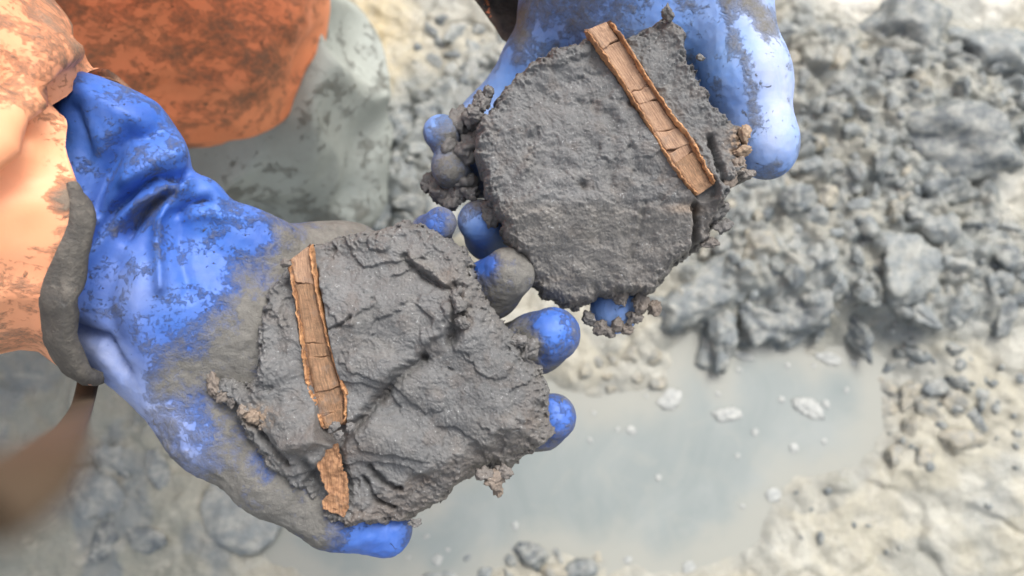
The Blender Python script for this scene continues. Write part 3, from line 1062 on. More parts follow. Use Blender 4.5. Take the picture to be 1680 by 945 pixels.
# crumbs stuck along the rims of the lumps, each a small broken piece
def chunk(root, px, py, d, wpx, mat, seed, name="crumb", asp=0.8, n4=True, tanv=0.0, br=0.4):
    v, f = clod_shape(seed, ICO4, 6, 0.26)
    s = rp(wpx / 2, d)
    th = random.uniform(0, 6.28)
    R = np.array([[math.cos(th), -math.sin(th), 0], [math.sin(th), math.cos(th), 0], [0, 0, 1]])
    v = (v * [s, s * asp, s * 0.8]) @ R.T + P(px, py, d)
    n = len(v)
    return world_mesh(name, to_world(v), f, mat, root, {'brown': np.full(n, br), 'tan': np.full(n, tanv), 'smear': np.full(n, 0.3), 'mud': np.full(n, 0.6)})


sd_ = 700
for x, y, d, w, t in ((350, 630, .346, 36, .25), (366, 646, .346, 30, .2), (384, 656, .345, 26, .1), (340, 618, .348, 22, .15), (420, 684, .340, 30, .5), (446, 692, .339, 24, .45), (402, 674, .341, 24, .3), (432, 700, .340, 22, .3), (808, 788, .352, 38, .3), (796, 778, .350, 28, .1), (826, 774, .352, 28, .1), (816, 802, .356, 22, .4),
                      (752, 500, .338, 28, 0), (748, 482, .339, 22, 0), (758, 528, .340, 22, 0), (680, 858, .352, 22, 0), (548, 702, .334, 20, 0), (556, 714, .333, 16, 0), (575, 700, .335, 18, 0), (470, 432, .338, 18, .1)):
    chunk(lumpA, x, y, d, w, M_clay, sd_, tanv=t); sd_ += 1
for x, y, d, w, t in ((1222, 222, .352, 30, .75), (1218, 248, .352, 26, .7), (1212, 270, .353, 28, .3), (1226, 285, .355, 26, .1), (1195, 296, .354, 28, .25), (1178, 345, .362, 36, 0), (1186, 372, .364, 32, 0), (1165, 400, .366, 26, .1),
                      (1020, 488, .384, 32, .15), (1050, 498, .386, 30, .2), (1072, 505, .388, 30, .25), (1040, 518, .389, 30, .1), (1012, 530, .390, 26, .15), (985, 538, .390, 28, .1), (1000, 545, .391, 22, .1), (968, 524, .388, 26, 0), (1030, 538, .391, 24, .2),
                      (790, 165, .360, 34, 0), (780, 185, .361, 30, 0), (800, 150, .360, 24, 0), (1095, 20, .352, 24, 0), (1148, 95, .352, 14, 0)):
    chunk(lumpB, x, y, d, w, M_clay, sd_, tanv=t); sd_ += 1


# ------------------------------------------------------------------ the stems
def stem(name, L, R, d0, root_label, plates_t, seed, pale):
    """split hollow stem: two upstanding rims, a sunken floor and the plates of the inner wall"""
    r = np.random.default_rng(seed)
    L, R = np.array(L, float), np.array(R, float)
    n = 300
    Lr, Rr = resample(L, n, False), resample(R, n, False)
    k = d0 / FPX

    def pos(i, u, hz):
        p = Lr[i] * (1 - u) + Rr[i] * u
        return [(p[0] - W / 2) * k, -(p[1] - H / 2) * k, -d0 + hz]
    mid = (Lr + Rr) / 2
    wv = to_world(np.array([pos(i, 0.5, -0.006) for i in range(0, n, 10)]))
    base = np.array([wv[:, 0].mean(), wv[:, 1].mean(), wv[:, 2].min()])
    root = empty(name, base, label=root_label, category='plant stem')
    def gr(ni, uu, i0=0):
        L_ = np.linalg.norm(mid[-1] - mid[0]) * k * 1000; w_ = np.linalg.norm(Rr[0] - Lr[0]) * k * 1000
        a, b = np.meshgrid((np.arange(ni) + i0) / n * L_ + seed * 31, np.asarray(uu) * w_, indexing='ij')
        return np.stack([b.ravel(), a.ravel(), np.zeros(a.size)], -1)
    # floor
    us = np.linspace(0.02, 0.98, 9)
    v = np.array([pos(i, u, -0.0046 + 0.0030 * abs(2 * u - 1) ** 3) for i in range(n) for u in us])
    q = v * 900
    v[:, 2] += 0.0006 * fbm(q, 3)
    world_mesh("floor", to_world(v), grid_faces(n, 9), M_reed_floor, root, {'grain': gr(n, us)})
    # rims
    for uc, wd, top in ((0.035, 0.060, 0.0000), (0.955, 0.075, 0.0002)):
        m = 11
        rows = []
        ph = np.linspace(0, math.pi, m)
        jag = 0.05 * fbm(np.stack([np.arange(n) / 14.0, np.zeros(n) + seed + uc * 9, np.zeros(n)], -1), 3)
        hj = 0.0008 * fbm(np.stack([np.arange(n) / 16.0, np.zeros(n) + 5 * seed + uc * 9, np.zeros(n)], -1), 3)
        taper = np.minimum(1, np.minimum(np.arange(n) + 1, n - np.arange(n)) / 12.0)
        for i in range(n):
            for a in ph:
                rows.append(pos(i, uc + jag[i] * 0.6 - wd * taper[i] * (1 + 1.4 * jag[i]) * math.cos(a), -0.0060 + (0.0060 + top + hj[i]) * taper[i] * math.sin(a) ** 0.6))
        v = np.array(rows)
        v += 0.00045 * np.stack([fbm(v * 520 + 3, 4), fbm(v * 520 + 9, 4), fbm(v * 520, 4)], -1)
        world_mesh("rim", to_world(v), grid_faces(n, m), M_reed_rim, root, {'grain': gr(n, uc - wd * np.cos(ph))})
    # plates of the inner wall, split by cross cracks
    for a, b in zip(plates_t[:-1], plates_t[1:]):
        i0, i1 = int(a * (n - 1)), int(b * (n - 1))
        if i1 - i0 < 2: continue
        lift = r.uniform(-0.0004, 0.0006); tl = r.uniform(-0.0006, 0.0006)
        u0, u1 = 0.10 + r.uniform(-.02, .05), 0.88 + r.uniform(-.06, .02)
        ii = np.arange(i0, i1 + 1); uu = np.linspace(u0, u1, 8)
        sk = r.uniform(-2.0, 2.0)
        rows = []
        for i in ii:
            for u in uu:
                e = min((i - i0), (i1 - i), 1) / 1.0
                eu = min(u - u0, u1 - u, 0.06) / 0.06
                ed = (1 - e) * 0.00035 + (1 - eu) * 0.0004
                j = int(np.clip(i + sk * (u - 0.5) * 6 + 2.5 * noise3(np.array([u * 5.0, seed + i0, 0.5])), 0, n - 1))
                rows.append(pos(j, u, -0.0034 + lift + tl * (i - i0) / max(1, i1 - i0) + 0.0012 * (2 * u - 1) ** 2 - ed))
        v = np.array(rows)
        v[:, 2] += 0.00035 * fbm(np.stack([np.tile(uu * 5, len(ii)), np.repeat(ii / 22.0, 8), np.full(len(v), seed + i0 * 0.7)], -1), 3)
        nv = len(v)
        low = v.copy(); low[:, 2] -= 0.0014
        f = grid_faces(len(ii), 8)
        rim = [i * 8 for i in range(len(ii))] + [(len(ii) - 1) * 8 + j for j in range(1, 8)] + [i * 8 + 7 for i in range(len(ii) - 2, -1, -1)] + [j for j in range(6, 0, -1)]
        rim = np.array(rim)
        sidef = np.stack([rim, np.roll(rim, -1), np.roll(rim, -1) + nv, rim + nv], -1)
        world_mesh("inner_plate", to_world(np.concatenate([v, low])), np.concatenate([f, sidef]), M_reed_pale if r.random() < pale(a) else M_reed_in, root, {'grain': np.tile(gr(len(ii), uu, i0), (2, 1))})
    return root


stem("stem", REED_B_L, REED_B_R, 0.350, "long orange-brown split stem lying whole across a clay half", [0, .13, .33, .38, .51, .60, .66, 1.0], 5, lambda a: 0.9 if a < 0.2 or a > 0.8 else 0.5)
stem("stem", REED_A_L, REED_A_R, 0.340, "brown split stem snapped off above a torn orange shred", [0, .19, .43, .50, .71, .88, 1.0], 8, lambda a: 0.9 if a < 0.15 else 0.2)
# the torn lower shred of the second stem
fr = np.array([(514, 742), (532, 722), (550, 712), (560, 762), (569, 800), (569, 835), (563, 852), (545, 846), (528, 838), (526, 826), (536, 812), (528, 790), (522, 768)], float)
g0 = np.arange(505, 580, 0.9); g1 = np.arange(728, 862, 0.9)
FXX, FYY = np.meshgrid(g0, g1, indexing='ij')
fq = xyz(FXX, FYY, 5.0)
fsd = poly_sd(FXX, FYY, fr) + 2.6 * fbm(fq / 9, 3)
kp = fsd > 0
idx = np.full(kp.shape, -1); idx[kp] = np.arange(kp.sum())
cel = kp[:-1, :-1] & kp[1:, :-1] & kp[:-1, 1:] & kp[1:, 1:]
ff = np.stack([idx[:-1, :-1][cel], idx[:-1, 1:][cel], idx[1:, 1:][cel], idx[1:, :-1][cel]], -1)
kk = 0.340 / FPX
fz = 0.0006 + 0.0014 * fbm(fq / 26, 3) + 0.0002 * fbm(fq / 7, 2) + 0.0012 * (1 - sstep(0, 8, fsd)) - 0.00004 * (FYY - 740)
fv = np.stack([(FXX - W / 2) * kk, -(FYY - H / 2) * kk, -0.340 + fz], -1)[kp]
lowv = fv.copy(); lowv[:, 2] -= 0.0035
nvv = len(fv)
e = np.concatenate([np.stack([ff[:, i], ff[:, (i + 1) % 4]], -1) for i in range(4)])
be = e[~np.isin(e[:, 0] * 10 ** 6 + e[:, 1], e[:, 1] * 10 ** 6 + e[:, 0])]
f_all = np.concatenate([ff, np.stack([be[:, 1], be[:, 0], be[:, 0] + nvv, be[:, 1] + nvv], -1)])
world_mesh("stem_shred", to_world(np.concatenate([fv, lowv])), f_all, M_shred, None, {'grain': np.tile(np.stack([FXX[kp] * 0.26, FYY[kp] * 0.26, 0 * FXX[kp]], -1), (2, 1))}, label="torn orange shred of stem below the snapped end", category='plant stem')

# ------------------------------------------------------------------ the person: gloves, sleeves, overalls, legs
foot = ground_pt(300, 60, 0.0)
person = empty("person", (foot[0], foot[1], 0.0), label="person in orange oilskins and blue gauntlets holding two clay halves", category='person')


def field_part(name, F, mat, mudfun, parent=person, it=1, film_or_lit=None, disp=None):
    v, f = F.nets()
    v = smooth_mesh(v, f, it, 0.5)
    if disp is not None:
        nr = vnormals(v, f)
        v = v + nr * (disp(v) * np.clip(nr[:, 2] * 1.6, 0, 1))[:, None]
    px = W / 2 + v[:, 0] / -v[:, 2] * FPX
    py = H / 2 - v[:, 1] / -v[:, 2] * FPX
    return world_mesh(name, to_world(v), f, mat, parent, {'mud': mudfun(v, px, py), 'film_or_lit': np.zeros(len(v)) if film_or_lit is None else film_or_lit(px, py)})


# glove holding the half with the broken stem
F = Field((-0.245, -0.130, -0.465), (0.045, 0.105, -0.285), 0.0014)
F.chain(ch((40, 370, .372, 120), (170, 420, .372, 138), (270, 480, .374, 142), (420, 545, .385, 140)), 0.012)
F.chain(ch((400, 540, .388, 145), (560, 610, .402, 140), (650, 610, .408, 110)), 0.02, flat=0.8)
F.chain(ch((430, 470, .384, 90), (560, 470, .398, 90), (640, 500, .41, 70)), 0.02, flat=0.8)
F.chain(ch((245, 560, .366, 85), (355, 705, .366, 66), (450, 778, .364, 60), (548, 838, .366, 52), (632, 868, .371, 45)), 0.012)
F.chain(ch((600, 480, .420, 46), (680, 425, .408, 40), (706, 384, .378, 32), (722, 366, .366, 28)), 0.004)
F.chain(ch((640, 545, .424, 50), (765, 505, .420, 50), (806, 474, .384, 47), (836, 448, .370, 43)), 0.004)
F.chain(ch((660, 605, .426, 52), (805, 592, .424, 50), (880, 562, .384, 48), (906, 548, .374, 45)), 0.004)
F.chain(ch((640, 670, .424, 50), (790, 718, .420, 46), (888, 696, .388, 40), (908, 684, .380, 37)), 0.004)
# bunched gauntlet: an upper flap, a middle roll and a small side lobe; creases are laid in as relief below
F.chain(ch((112, 122, .345, 8), (150, 172, .343, 40), (205, 222, .345, 66), (244, 258, .346, 62)), 0.010)
F.chain(ch((110, 220, .352, 50), (140, 320, .350, 62), (240, 330, .350, 62)), 0.014)
F.chain(ch((270, 350, .352, 40), (318, 330, .350, 34), (336, 326, .350, 28)), 0.008)
F.chain(ch((330, 372, .356, 28), (400, 382, .362, 30), (450, 400, .368, 34)), 0.014)
F.add(lambda p: 0.0008 * fbm(p * 22, 2))


def crease(px, py, pts, w, amp):
    """fold line: steep on one side, easing off on the other"""
    d = line_d(px, py, pts)
    return amp * np.exp(-(d / w) ** 1.6)


def folds(v):
    px = W / 2 + v[:, 0] / -v[:, 2] * FPX
    py = H / 2 - v[:, 1] / -v[:, 2] * FPX
    px = px + 5 * noise3(v * 45); py = py + 5 * noise3(v * 45 + 7)
    heel = sstep(-20, 60, -side(px, py, (450, 360), (255, 620)) * (1 if side(np.array([600.0]), np.array([600.0]), (450, 360), (255, 620))[0] < 0 else -1))
    h = 0.0003 * fbm(v * 300, 3) + heel * (0.0007 * fbm(v * 110, 4, 0.6) + 0.0003 * ridged(v * 190, 2))
    h = h + crease(px, py, [(112, 125), (160, 168), (220, 196), (282, 226), (304, 262), (292, 292)], 16, 0.0035)
    h = h + crease(px, py, [(262, 214), (216, 222), (188, 248), (166, 288), (148, 345)], 17, -0.0085)
    h = h + crease(px, py, [(292, 250), (250, 262), (212, 292)], 18, 0.0050)
    h = h + crease(px, py, [(305, 290), (262, 296), (222, 312), (180, 350), (140, 400)], 10, -0.0095)
    h = h + crease(px, py, [(272, 304), (225, 334), (180, 378), (140, 440), (120, 500)], 12, 0.0060)
    h = h + crease(px, py, [(282, 318), (240, 350), (205, 384)], 10, -0.0090)
    h = h + crease(px, py, [(312, 302), (280, 326), (264, 362), (258, 420), (262, 470)], 9, 0.0060)
    h = h + crease(px, py, [(345, 330), (312, 335), (292, 352)], 9, -0.0060)
    h = h + crease(px, py, [(300, 372), (296, 420), (310, 480)], 14, -0.0030)
    h = h + crease(px, py, [(330, 348), (390, 356), (445, 366)], 8, 0.0018)
    h = h + crease(px, py, [(190, 430), (175, 500), (190, 560)], 18, -0.0028)
    h = h + crease(px, py, [(230, 440), (225, 520), (250, 600)], 20, 0.0022)
    h = h + crease(px, py, [(112, 540), (165, 560), (205, 612)], 10, -0.0060)
    h = h + crease(px, py, [(120, 180), (140, 260), (130, 310)], 12, -0.0030)
    return h


def mudA(v, px, py):
    m = np.full(len(v), 0.074)
    s = side(px, py, (450, 360), (255, 620))
    s = s + 16 * fbm(v * 60, 3)
    heel = sstep(-35, 80, -s if np.mean(s[px > 500]) < 0 else s)
    heel = heel * (1 - 0.75 * np.exp(-((px - 320) / 45) ** 2 - ((py - 690) / 70) ** 2))
    m = m + 0.27 * heel - 0.13 * np.exp(-(line_d(px, py, [(150, 590), (205, 625), (262, 690), (318, 765)]) / 42) ** 2)
    for x, y, r, a in ((712, 365, 40, -0.22), (822, 455, 62, 0.02), (792, 432, 26, -0.42), (905, 545, 58, -0.33), (868, 565, 22, 0.35), (915, 690, 52, -0.28), (610, 895, 70, -0.42), (440, 780, 16, -0.2), (425, 755, 18, -0.15)):
        m = m + a * np.exp(-((px - x) / r) ** 2 - ((py - y) / r) ** 2)
    m = np.where(v[:, 2] < -0.40, 0.4, m)
    m = m + 0.10 * np.exp(-(line_d(px, py, [(190, 380), (280, 310)]) / 14) ** 2) + 0.07 * np.exp(-((px - 250) / 80) ** 2 - ((py - 600) / 50) ** 2)
    return m


field_part("glove", F, M_glove, mudA, disp=folds,
           film_or_lit=lambda px, py: np.clip(0.65 * np.exp(-(line_d(px, py, [(130, 560), (200, 620), (262, 690), (322, 765)]) / 46) ** 2) + 0.35 * np.exp(-((px - 210) / 50) ** 2 - ((py - 480) / 60) ** 2), 0, 0.85))

# glove holding the half with the whole stem
F = Field((-0.055, -0.030, -0.475), (0.155, 0.200, -0.320), 0.0014)
F.chain(ch((1050, -420, .40, 150), (1050, -200, .40, 160), (1060, -40, .408, 150)), 0.015, flat=0.85)
F.chain(ch((935, 10, .412, 80), (1060, 20, .412, 95), (1170, 20, .405, 88)), 0.02)
F.chain(ch((1060, 20, .420, 120), (1000, 200, .428, 110)), 0.02, flat=0.6)
F.chain(ch((1185, 0, .392, 78), (1226, 130, .378, 62), (1256, 232, .372, 44), (1257, 243, .373, 43)), 0.012)
F.chain(ch((910, 20, .412, 58), (868, 92, .414, 36), (800, 190, .424, 38), (742, 232, .402, 32), (724, 218, .382, 29)), 0.008)
F.chain(ch((930, 180, .426, 46), (830, 280, .430, 44), (752, 290, .400, 38), (740, 275, .384, 33)), 0.004)
F.chain(ch((960, 220, .428, 48), (880, 360, .432, 46), (805, 385, .405, 42), (787, 362, .384, 37)), 0.004)
F.chain(ch((1010, 240, .430, 48), (1020, 400, .436, 46), (1012, 480, .420, 44), (1008, 508, .402, 42)), 0.004)
F.add(lambda p: 0.0010 * fbm(p * 28, 2))


def mudB(v, px, py):
    m = np.full(len(v), 0.045)
    m = m + 0.16 * np.exp(-(line_d(px, py, [(860, 0), (850, 100)]) / 14) ** 2)
    m = m + 0.12 * np.exp(-((px - 960) / 90) ** 2 - ((py - 20) / 60) ** 2)
    m = m + 0.14 * np.exp(-(line_d(px, py, [(1190, 0), (1205, 70), (1228, 110), (1240, 200)]) / 13) ** 2) + 0.22 * np.exp(-(line_d(px, py, [(1230, 0), (1262, 40)]) / 18) ** 2)
    m = m + 0.16 * np.exp(-((px - 1255) / 34) ** 2 - ((py - 285) / 22) ** 2) + 0.10 * np.exp(-((px - 1130) / 40) ** 2 - ((py - 5) / 14) ** 2)
    for x, y, r, a in ((735, 230, 34, 0.20), (742, 290, 46, 0.24), (785, 330, 34, 0.16), (1010, 520, 60, 0.02), (790, 380, 22, -0.1)):
        m = m + a * np.exp(-((px - x) / r) ** 2 - ((py - y) / r) ** 2)
    return m


field_part("glove", F, M_glove_b, mudB, disp=lambda v: 0.0003 * fbm(v * 300, 3),
           film_or_lit=lambda px, py: np.clip(0.95 * np.exp(-(line_d(px, py, [(1225, -20), (1262, 60), (1282, 160), (1275, 230)]) / 34) ** 2), 0, 0.9))  # thumb's lit right side painted into the colour as a paler strip

# clots of mud stuck between the fingers
for x, y, d, w in ((748, 205, .384, 62), (735, 245, .380, 42), (768, 240, .378, 50), (760, 300, .384, 46), (722, 315, .392, 44), (745, 325, .388, 40), (772, 318, .382, 34), (780, 195, .376, 40), (806, 350, .374, 40), (705, 300, .394, 30), (868, 572, .352, 34), (852, 560, .352, 26)):
    chunk(person, x, y, d, w, M_clay, sd_, name="mud_clot", asp=0.85); sd_ += 1


# sleeves: lofted from the opening to the shoulder
def loft(rings, n=72, sub=10):
    R = np.array([resample(np.array(r, float), n) for r in rings])
    m = len(R)
    out = []
    T = np.linspace(0, m - 1, (m - 1) * sub + 1)
    for t in T:
        i = min(int(t), m - 2); f = t - i
        g = lambda k: R[min(max(k, 0), m - 1)]
        p0, p1, p2, p3 = g(i - 1), g(i), g(i + 1), g(i + 2)
        out.append(0.5 * (2 * p1 + (p2 - p0) * f + (2 * p0 - 5 * p1 + 4 * p2 - p3) * f ** 2 + (3 * p1 - p0 - 3 * p2 + p3) * f ** 3))
    return np.array(out)


def ring_about(c, axis, r, n=14, ry=None, like=None):
    """a ring around axis, started so that it lines up with the previous ring"""
    axis = axis / np.linalg.norm(axis)
    s = like[0] - like.mean(0)
    u = s - axis * (s @ axis); u /= np.linalg.norm(u)
    w = np.cross(axis, u)
    q = like[len(like) // 4] - like.mean(0)
    if q @ w < 0: w = -w
    a = np.arange(n) / n * 2 * math.pi
    return c + r * np.cos(a)[:, None] * u + (ry or r) * np.sin(a)[:, None] * w


def sleeve(opening, path, cuff_sel, cuff_w, mudfun, wr):
    o = np.array([P(*q) for q in opening])
    rings = [o]
    pts = [np.array(q[:3]) for q in path]
    prev = o
    cprev = o.mean(0)
    for k, q in enumerate(path):
        c = np.array(q[:3])
        nxt = pts[k + 1] if k + 1 < len(pts) else c + (c - cprev)
        rings.append(ring_about(c, nxt - cprev, q[3], like=resample(prev, 14)))
        prev = rings[-1]; cprev = c
    G = loft(rings)
    nu, nv = G.shape[:2]
    V = G.reshape(-1, 3)
    f = grid_faces(nu, nv, True)
    nrm = vnormals(V, f)
    ctr = np.repeat(G.mean(1), nv, 0)
    if np.mean(((V - ctr) * nrm).sum(1)) < 0:
        f = f[:, ::-1]; nrm = -nrm
    V = V + nrm * wr(V)[:, None]
    inner = (V - nrm * 0.004).reshape(nu, nv, 3)
    depth_in = 14
    allv = np.concatenate([V, inner[:depth_in].reshape(-1, 3)])
    fi = grid_faces(depth_in, nv, True) + nu * nv
    fi = fi if not np.array_equal(f[0], grid_faces(nu, nv, True)[0]) else fi[:, ::-1]
    j = np.arange(nv)
    lip = np.stack([j, nu * nv + j, nu * nv + (j + 1) % nv, (j + 1) % nv], -1)
    allf = np.concatenate([f, fi, lip])
    px = W / 2 + allv[:, 0] / -allv[:, 2] * FPX; py = H / 2 - allv[:, 1] / -allv[:, 2] * FPX
    world_mesh("sleeve", to_world(allv), allf, M_sleeve, person, {'mud': mudfun(allv, px, py)})
    # dark cuff band, proud of the cloth
    w = cuff_w(np.arange(nv) / nv)
    rows = []
    Vg = V.reshape(nu, nv, 3); Ng = nrm.reshape(nu, nv, 3)
    arc = np.concatenate([np.zeros((1, nv)), np.cumsum(np.linalg.norm(np.diff(Vg, axis=0), axis=2), 0)])
    for s in np.linspace(0, 1, 9):
        row = []
        for q in range(nv):
            t = w[q] * s
            i = int(np.searchsorted(arc[:, q], t)); i = min(max(i, 1), nu - 1)
            a = (t - arc[i - 1, q]) / (arc[i, q] - arc[i - 1, q] + 1e-9)
            p = Vg[i - 1, q] * (1 - a) + Vg[i, q] * a
            lift = 0.0010 * min(1, 4 * s, 4 * (1 - s)) + 0.0006
            row.append(p + Ng[i, q] * lift)
        rows.append(row)
    # turn over the edge into the opening
    end = np.array(rows[0])
    edge = [(inner[k] - Ng[k] * 0.0015) for k in (0, 2, 5, 9)]
    axis_out = (Vg[0] - Vg[1]); axis_out /= np.linalg.norm(axis_out, axis=1, keepdims=True) + 1e-9
    lipr = (end + edge[0]) / 2 + axis_out * 0.0012
    C = np.array(edge[::-1] + [lipr] + rows)
    fc = grid_faces(len(C), nv, True)
    keepf = cuff_sel[fc[:, 0] % nv]
    fc = fc[keepf]
    CV = C.reshape(-1, 3)
    used = np.unique(fc); rm = np.full(len(CV), -1); rm[used] = np.arange(len(used))
    CV = CV[used]; fc = rm[fc]
    if not np.array_equal(f[0], grid_faces(nu, nv, True)[0]): fc = fc[:, ::-1]
    CV = CV + 0.0004 * fbm(CV * 260, 3)[:, None] * vnormals(CV, fc)
    world_mesh("cuff", to_world(CV), fc, M_cuff, person, {'mud': np.full(len(CV), 0.19)})


OPEN_A = [(98, 172, .318), (104, 230, .310), (128, 300, .303), (152, 358, .304), (136, 430, .306), (121, 500, .309), (114, 565, .316), (148, 630, .336), (205, 590, .385), (235, 480, .425), (250, 340, .425), (262, 235, .400), (238, 172, .392), (165, 112, .356)]
sel = np.zeros(72, bool)
tt = np.arange(72) / 72 * 14
sel[(tt > 1.9) & (tt < 11)] = True


def cw(t):
    t = t * 14
    return 0.004 + 0.015 * sstep(1.9, 4.5, t) * (1 - sstep(9, 11, t))


def wrA(V):
    px = W / 2 + V[:, 0] / -V[:, 2] * FPX; py = H / 2 - V[:, 1] / -V[:, 2] * FPX
    front = V[:, 2] > -0.36
    e = crease(px, py, [(100, 180), (70, 140), (10, 120)], 13, -0.006) + crease(px, py, [(105, 215), (80, 170), (30, 150)], 16, 0.004) + crease(px, py, [(130, 310), (70, 290), (-10, 310)], 22, -0.003)
    e = e + crease(px, py, [(60, 620), (30, 480), (40, 380)], 26, -0.003) + crease(px, py, [(170, 60), (110, 60), (40, 20)], 16, -0.004) + crease(px, py, [(40, 250), (-10, 220)], 20, 0.004)
    return np.where(front, e, 0) + wrB(V)


def wrB(V):
    return 0.0035 * fbm(V * np.array([9, 16, 12]), 3) + 0.0025 * np.exp(-((noise3(V * np.array([6, 14, 9]) + 4)) / 0.06) ** 2)


def mudS(v, px, py):
    m = np.full(len(v), 0.085)
    m = m + 0.07 * np.exp(-(line_d(px, py, [(60, 0), (160, 70), (240, 170)]) / 40) ** 2) + 0.03 * np.exp(-((px - 55) / 60) ** 2 - ((py - 60) / 70) ** 2)
    m = m + 0.26 * np.exp(-((px - 110) / 26) ** 2 - ((py - 325) / 24) ** 2) + 0.06 * np.exp(-((px - 30) / 40) ** 2 - ((py - 450) / 50) ** 2)
    m = m - 0.12 * np.exp(-((px - 30) / 60) ** 2 - ((py - 330) / 120) ** 2)
    return m


sleeve(OPEN_A, [tuple(P(40, 345, .352)) + (0.070,), tuple(P(-90, 260, .330)) + (0.076,), tuple(P(-330, 120, .300)) + (0.078,), tuple(P(-640, -20, .300)) + (0.082,), (-0.36, 0.20, -0.30, 0.085), (-0.42, 0.29, -0.33, 0.09)], sel, cw, mudS, wrA)

OPEN_B = [(800, 15, .452), (828, 52, .446), (880, 70, .446), (960, 80, .462), (1060, 60, .478), (1180, 0, .470), (1260, -90, .430), (1240, -170, .370), (1130, -200, .330), (1000, -190, .325), (900, -150, .350), (830, -90, .400), (792, -50, .436), (788, -15, .450)]
selB = np.ones(72, bool)
sleeve(OPEN_B, [tuple(P(930, -180, .415)) + (0.074,), tuple(P(800, -420, .40)) + (0.078,), tuple(P(420, -700, .38)) + (0.080,), tuple(P(0, -900, .36)) + (0.082,), (-0.32, 0.36, -0.31, 0.085), (-0.40, 0.33, -0.33, 0.09)], selB, lambda t: 0.022 + 0 * t, lambda v, px, py: np.full(len(v), 0.0), wrB)

# orange oilskin overalls: thighs, hips and trunk
Fh = 0.004
F = Field((-0.80, -0.14, -0.90), (-0.02, 0.62, -0.12), Fh)
knee = (P(285, 0, .66), 0.122)
F.chain([knee, (P(200, -60, .64), 0.124), (np.array([-0.50, 0.26, -0.60]), 0.13)], 0.03)
F.chain([(np.array([-0.46, 0.42, -0.66]), 0.11), (np.array([-0.56, 0.30, -0.60]), 0.13)], 0.03)
F.chain([(np.array([-0.55, 0.28, -0.58]), 0.16), (np.array([-0.52, 0.28, -0.44]), 0.165), (np.array([-0.47, 0.27, -0.32]), 0.155), (np.array([-0.46, 0.27, -0.25]), 0.10)], 0.05)
F.chain([(np.array([-0.42, 0.20, -0.31]), 0.09), (np.array([-0.42, 0.35, -0.32]), 0.09)], 0.04)
F.add(lambda p: 0.004 * fbm(p * 9, 3) + 0.018 * np.abs(noise3(p * np.array([8, 12, 9]) + 1.5)) + 0.008 * np.abs(noise3(p * 22)) - 0.007)
field_part("overalls", F, M_orange, lambda v, px, py: 0.118 + 0.06 * np.exp(-((px - 420) / 60) ** 2 - ((py - 120) / 60) ** 2) - 0.06 * np.exp(-(line_d(px, py, [(540, 20), (480, 160), (330, 250)]) / 30) ** 2), it=2)

# grey-green waders: shin and boot of the near leg, and the other leg
F = Field((-0.62, -0.10, -1.02), (-0.06, 0.60, -0.58), 0.0042)
F.chain(ch((330, -10, .70, 190), (385, 120, .78, 195), (440, 190, .83, 165)), 0.03)
F.chain(ch((440, 60, .77, 130), (520, 120, .82, 88), (560, 250, .85, 52), (590, 318, .87, 38)), 0.03)
F.chain(ch((430, 260, .84, 110), (520, 310, .875, 60)), 0.03)
F.chain([(np.array([-0.44, 0.43, -0.70]), 0.09), (np.array([-0.42, 0.43, -0.84]), 0.085), (np.array([-0.33, 0.40, -0.92]), 0.05)], 0.03)
F.add(lambda p: 0.003 * fbm(p * 10, 2) + 0.075 * np.abs(noise3(p * np.array([5.5, 5, 4.5]) + 3.4)) + 0.035 * np.abs(noise3(p * np.array([11, 8, 8]) + 6)) - 0.020)
field_part("wader_leg", F, M_wader, lambda v, px, py: 0.05 + 0.12 * np.exp(-((px - 560) / 40) ** 2 - ((py - 145) / 16) ** 2) + 0.06 * sstep(250, 380, py), it=1)

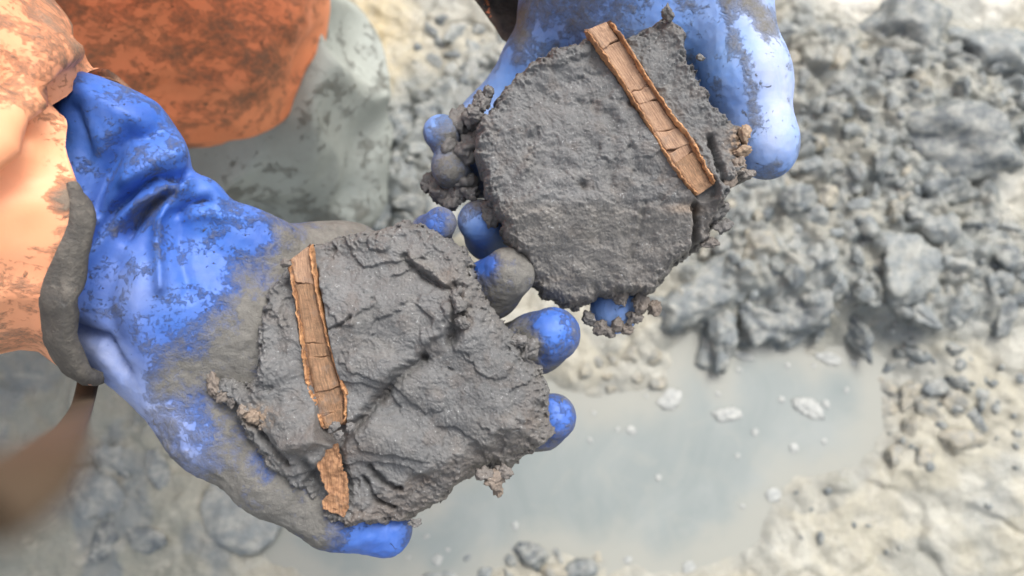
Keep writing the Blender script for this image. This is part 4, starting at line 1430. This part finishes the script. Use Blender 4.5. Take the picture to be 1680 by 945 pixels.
# hooded head above the shoulders
F = Field((-0.64, 0.12, -0.30), (-0.28, 0.42, 0.10), 0.004)
F.chain([(np.array([-0.46, 0.27, -0.24]), 0.065), (np.array([-0.44, 0.27, -0.12]), 0.07)], 0.03)
F.chain([(np.array([-0.44, 0.27, -0.06]), 0.098), (np.array([-0.45, 0.27, 0.0]), 0.105)], 0.03)
F.chain([(np.array([-0.315, 0.27, -0.05]), 0.062), (np.array([-0.32, 0.27, 0.02]), 0.066)], 0.01, sub=True)
field_part("hood", F, M_orange, lambda v, px, py: np.full(len(v), -0.05))
F = Field((-0.47, 0.18, -0.18), (-0.30, 0.36, 0.08), 0.0028)
F.chain([(np.array([-0.415, 0.27, -0.10]), 0.052), (np.array([-0.42, 0.27, 0.0]), 0.074)], 0.03)
F.chain([(np.array([-0.352, 0.27, -0.02]), 0.009), (np.array([-0.335, 0.27, -0.05]), 0.013)], 0.012)
F.chain([(np.array([-0.358, 0.25, -0.088]), 0.007), (np.array([-0.358, 0.29, -0.088]), 0.007)], 0.008)
for s in (-1, 1):
    F.chain([(np.array([-0.338, 0.27 + s * 0.030, -0.012]), 0.013), (np.array([-0.338, 0.27 + s * 0.036, -0.012]), 0.012)], 0.008, sub=True)
    F.chain([(np.array([-0.360, 0.27 + s * 0.031, -0.012]), 0.010), (np.array([-0.360, 0.27 + s * 0.033, -0.012]), 0.010)], 0.003)
field_part("face", F, M_skin, lambda v, px, py: np.zeros(len(v)), it=2)

# ------------------------------------------------------------------ brown strap hanging from the cuff
path = np.array([P(150, 600, .372), P(138, 655, .350), P(122, 690, .260), P(95, 718, .150), P(55, 752, .090), P(0, 778, .060), P(-140, 810, .048)])
c = resample(path, 60, False)
tan_ = np.gradient(c, axis=0); tan_ /= np.linalg.norm(tan_, axis=1, keepdims=True)
up = np.array([0.3, 0.5, 0.8]); sd = np.cross(tan_, up); sd /= np.linalg.norm(sd, axis=1, keepdims=True)
nn = np.cross(sd, tan_)
wdt = np.interp(np.linspace(0, 1, 60), [0, 0.2, 0.45, 0.7, 1], [0.0045, 0.0046, 0.0052, 0.0058, 0.006])
prof = [(math.cos(a) * 1.0, math.sin(a) * 0.28) for a in np.linspace(0, 2 * math.pi, 16, endpoint=False)]
SV = np.array([c[i] + sd[i] * wdt[i] * a + nn[i] * wdt[i] * b for i in range(60) for a, b in prof])
world_mesh("strap", to_world(SV), grid_faces(60, 16, True), M_strap, None, {'mud': np.full(len(SV), 0.0)}, label="brown webbing strap hanging out of focus below the charcoal cuff", category='strap')

for o in bpy.data.objects:
    if '_base' in o:
        del o['_base']
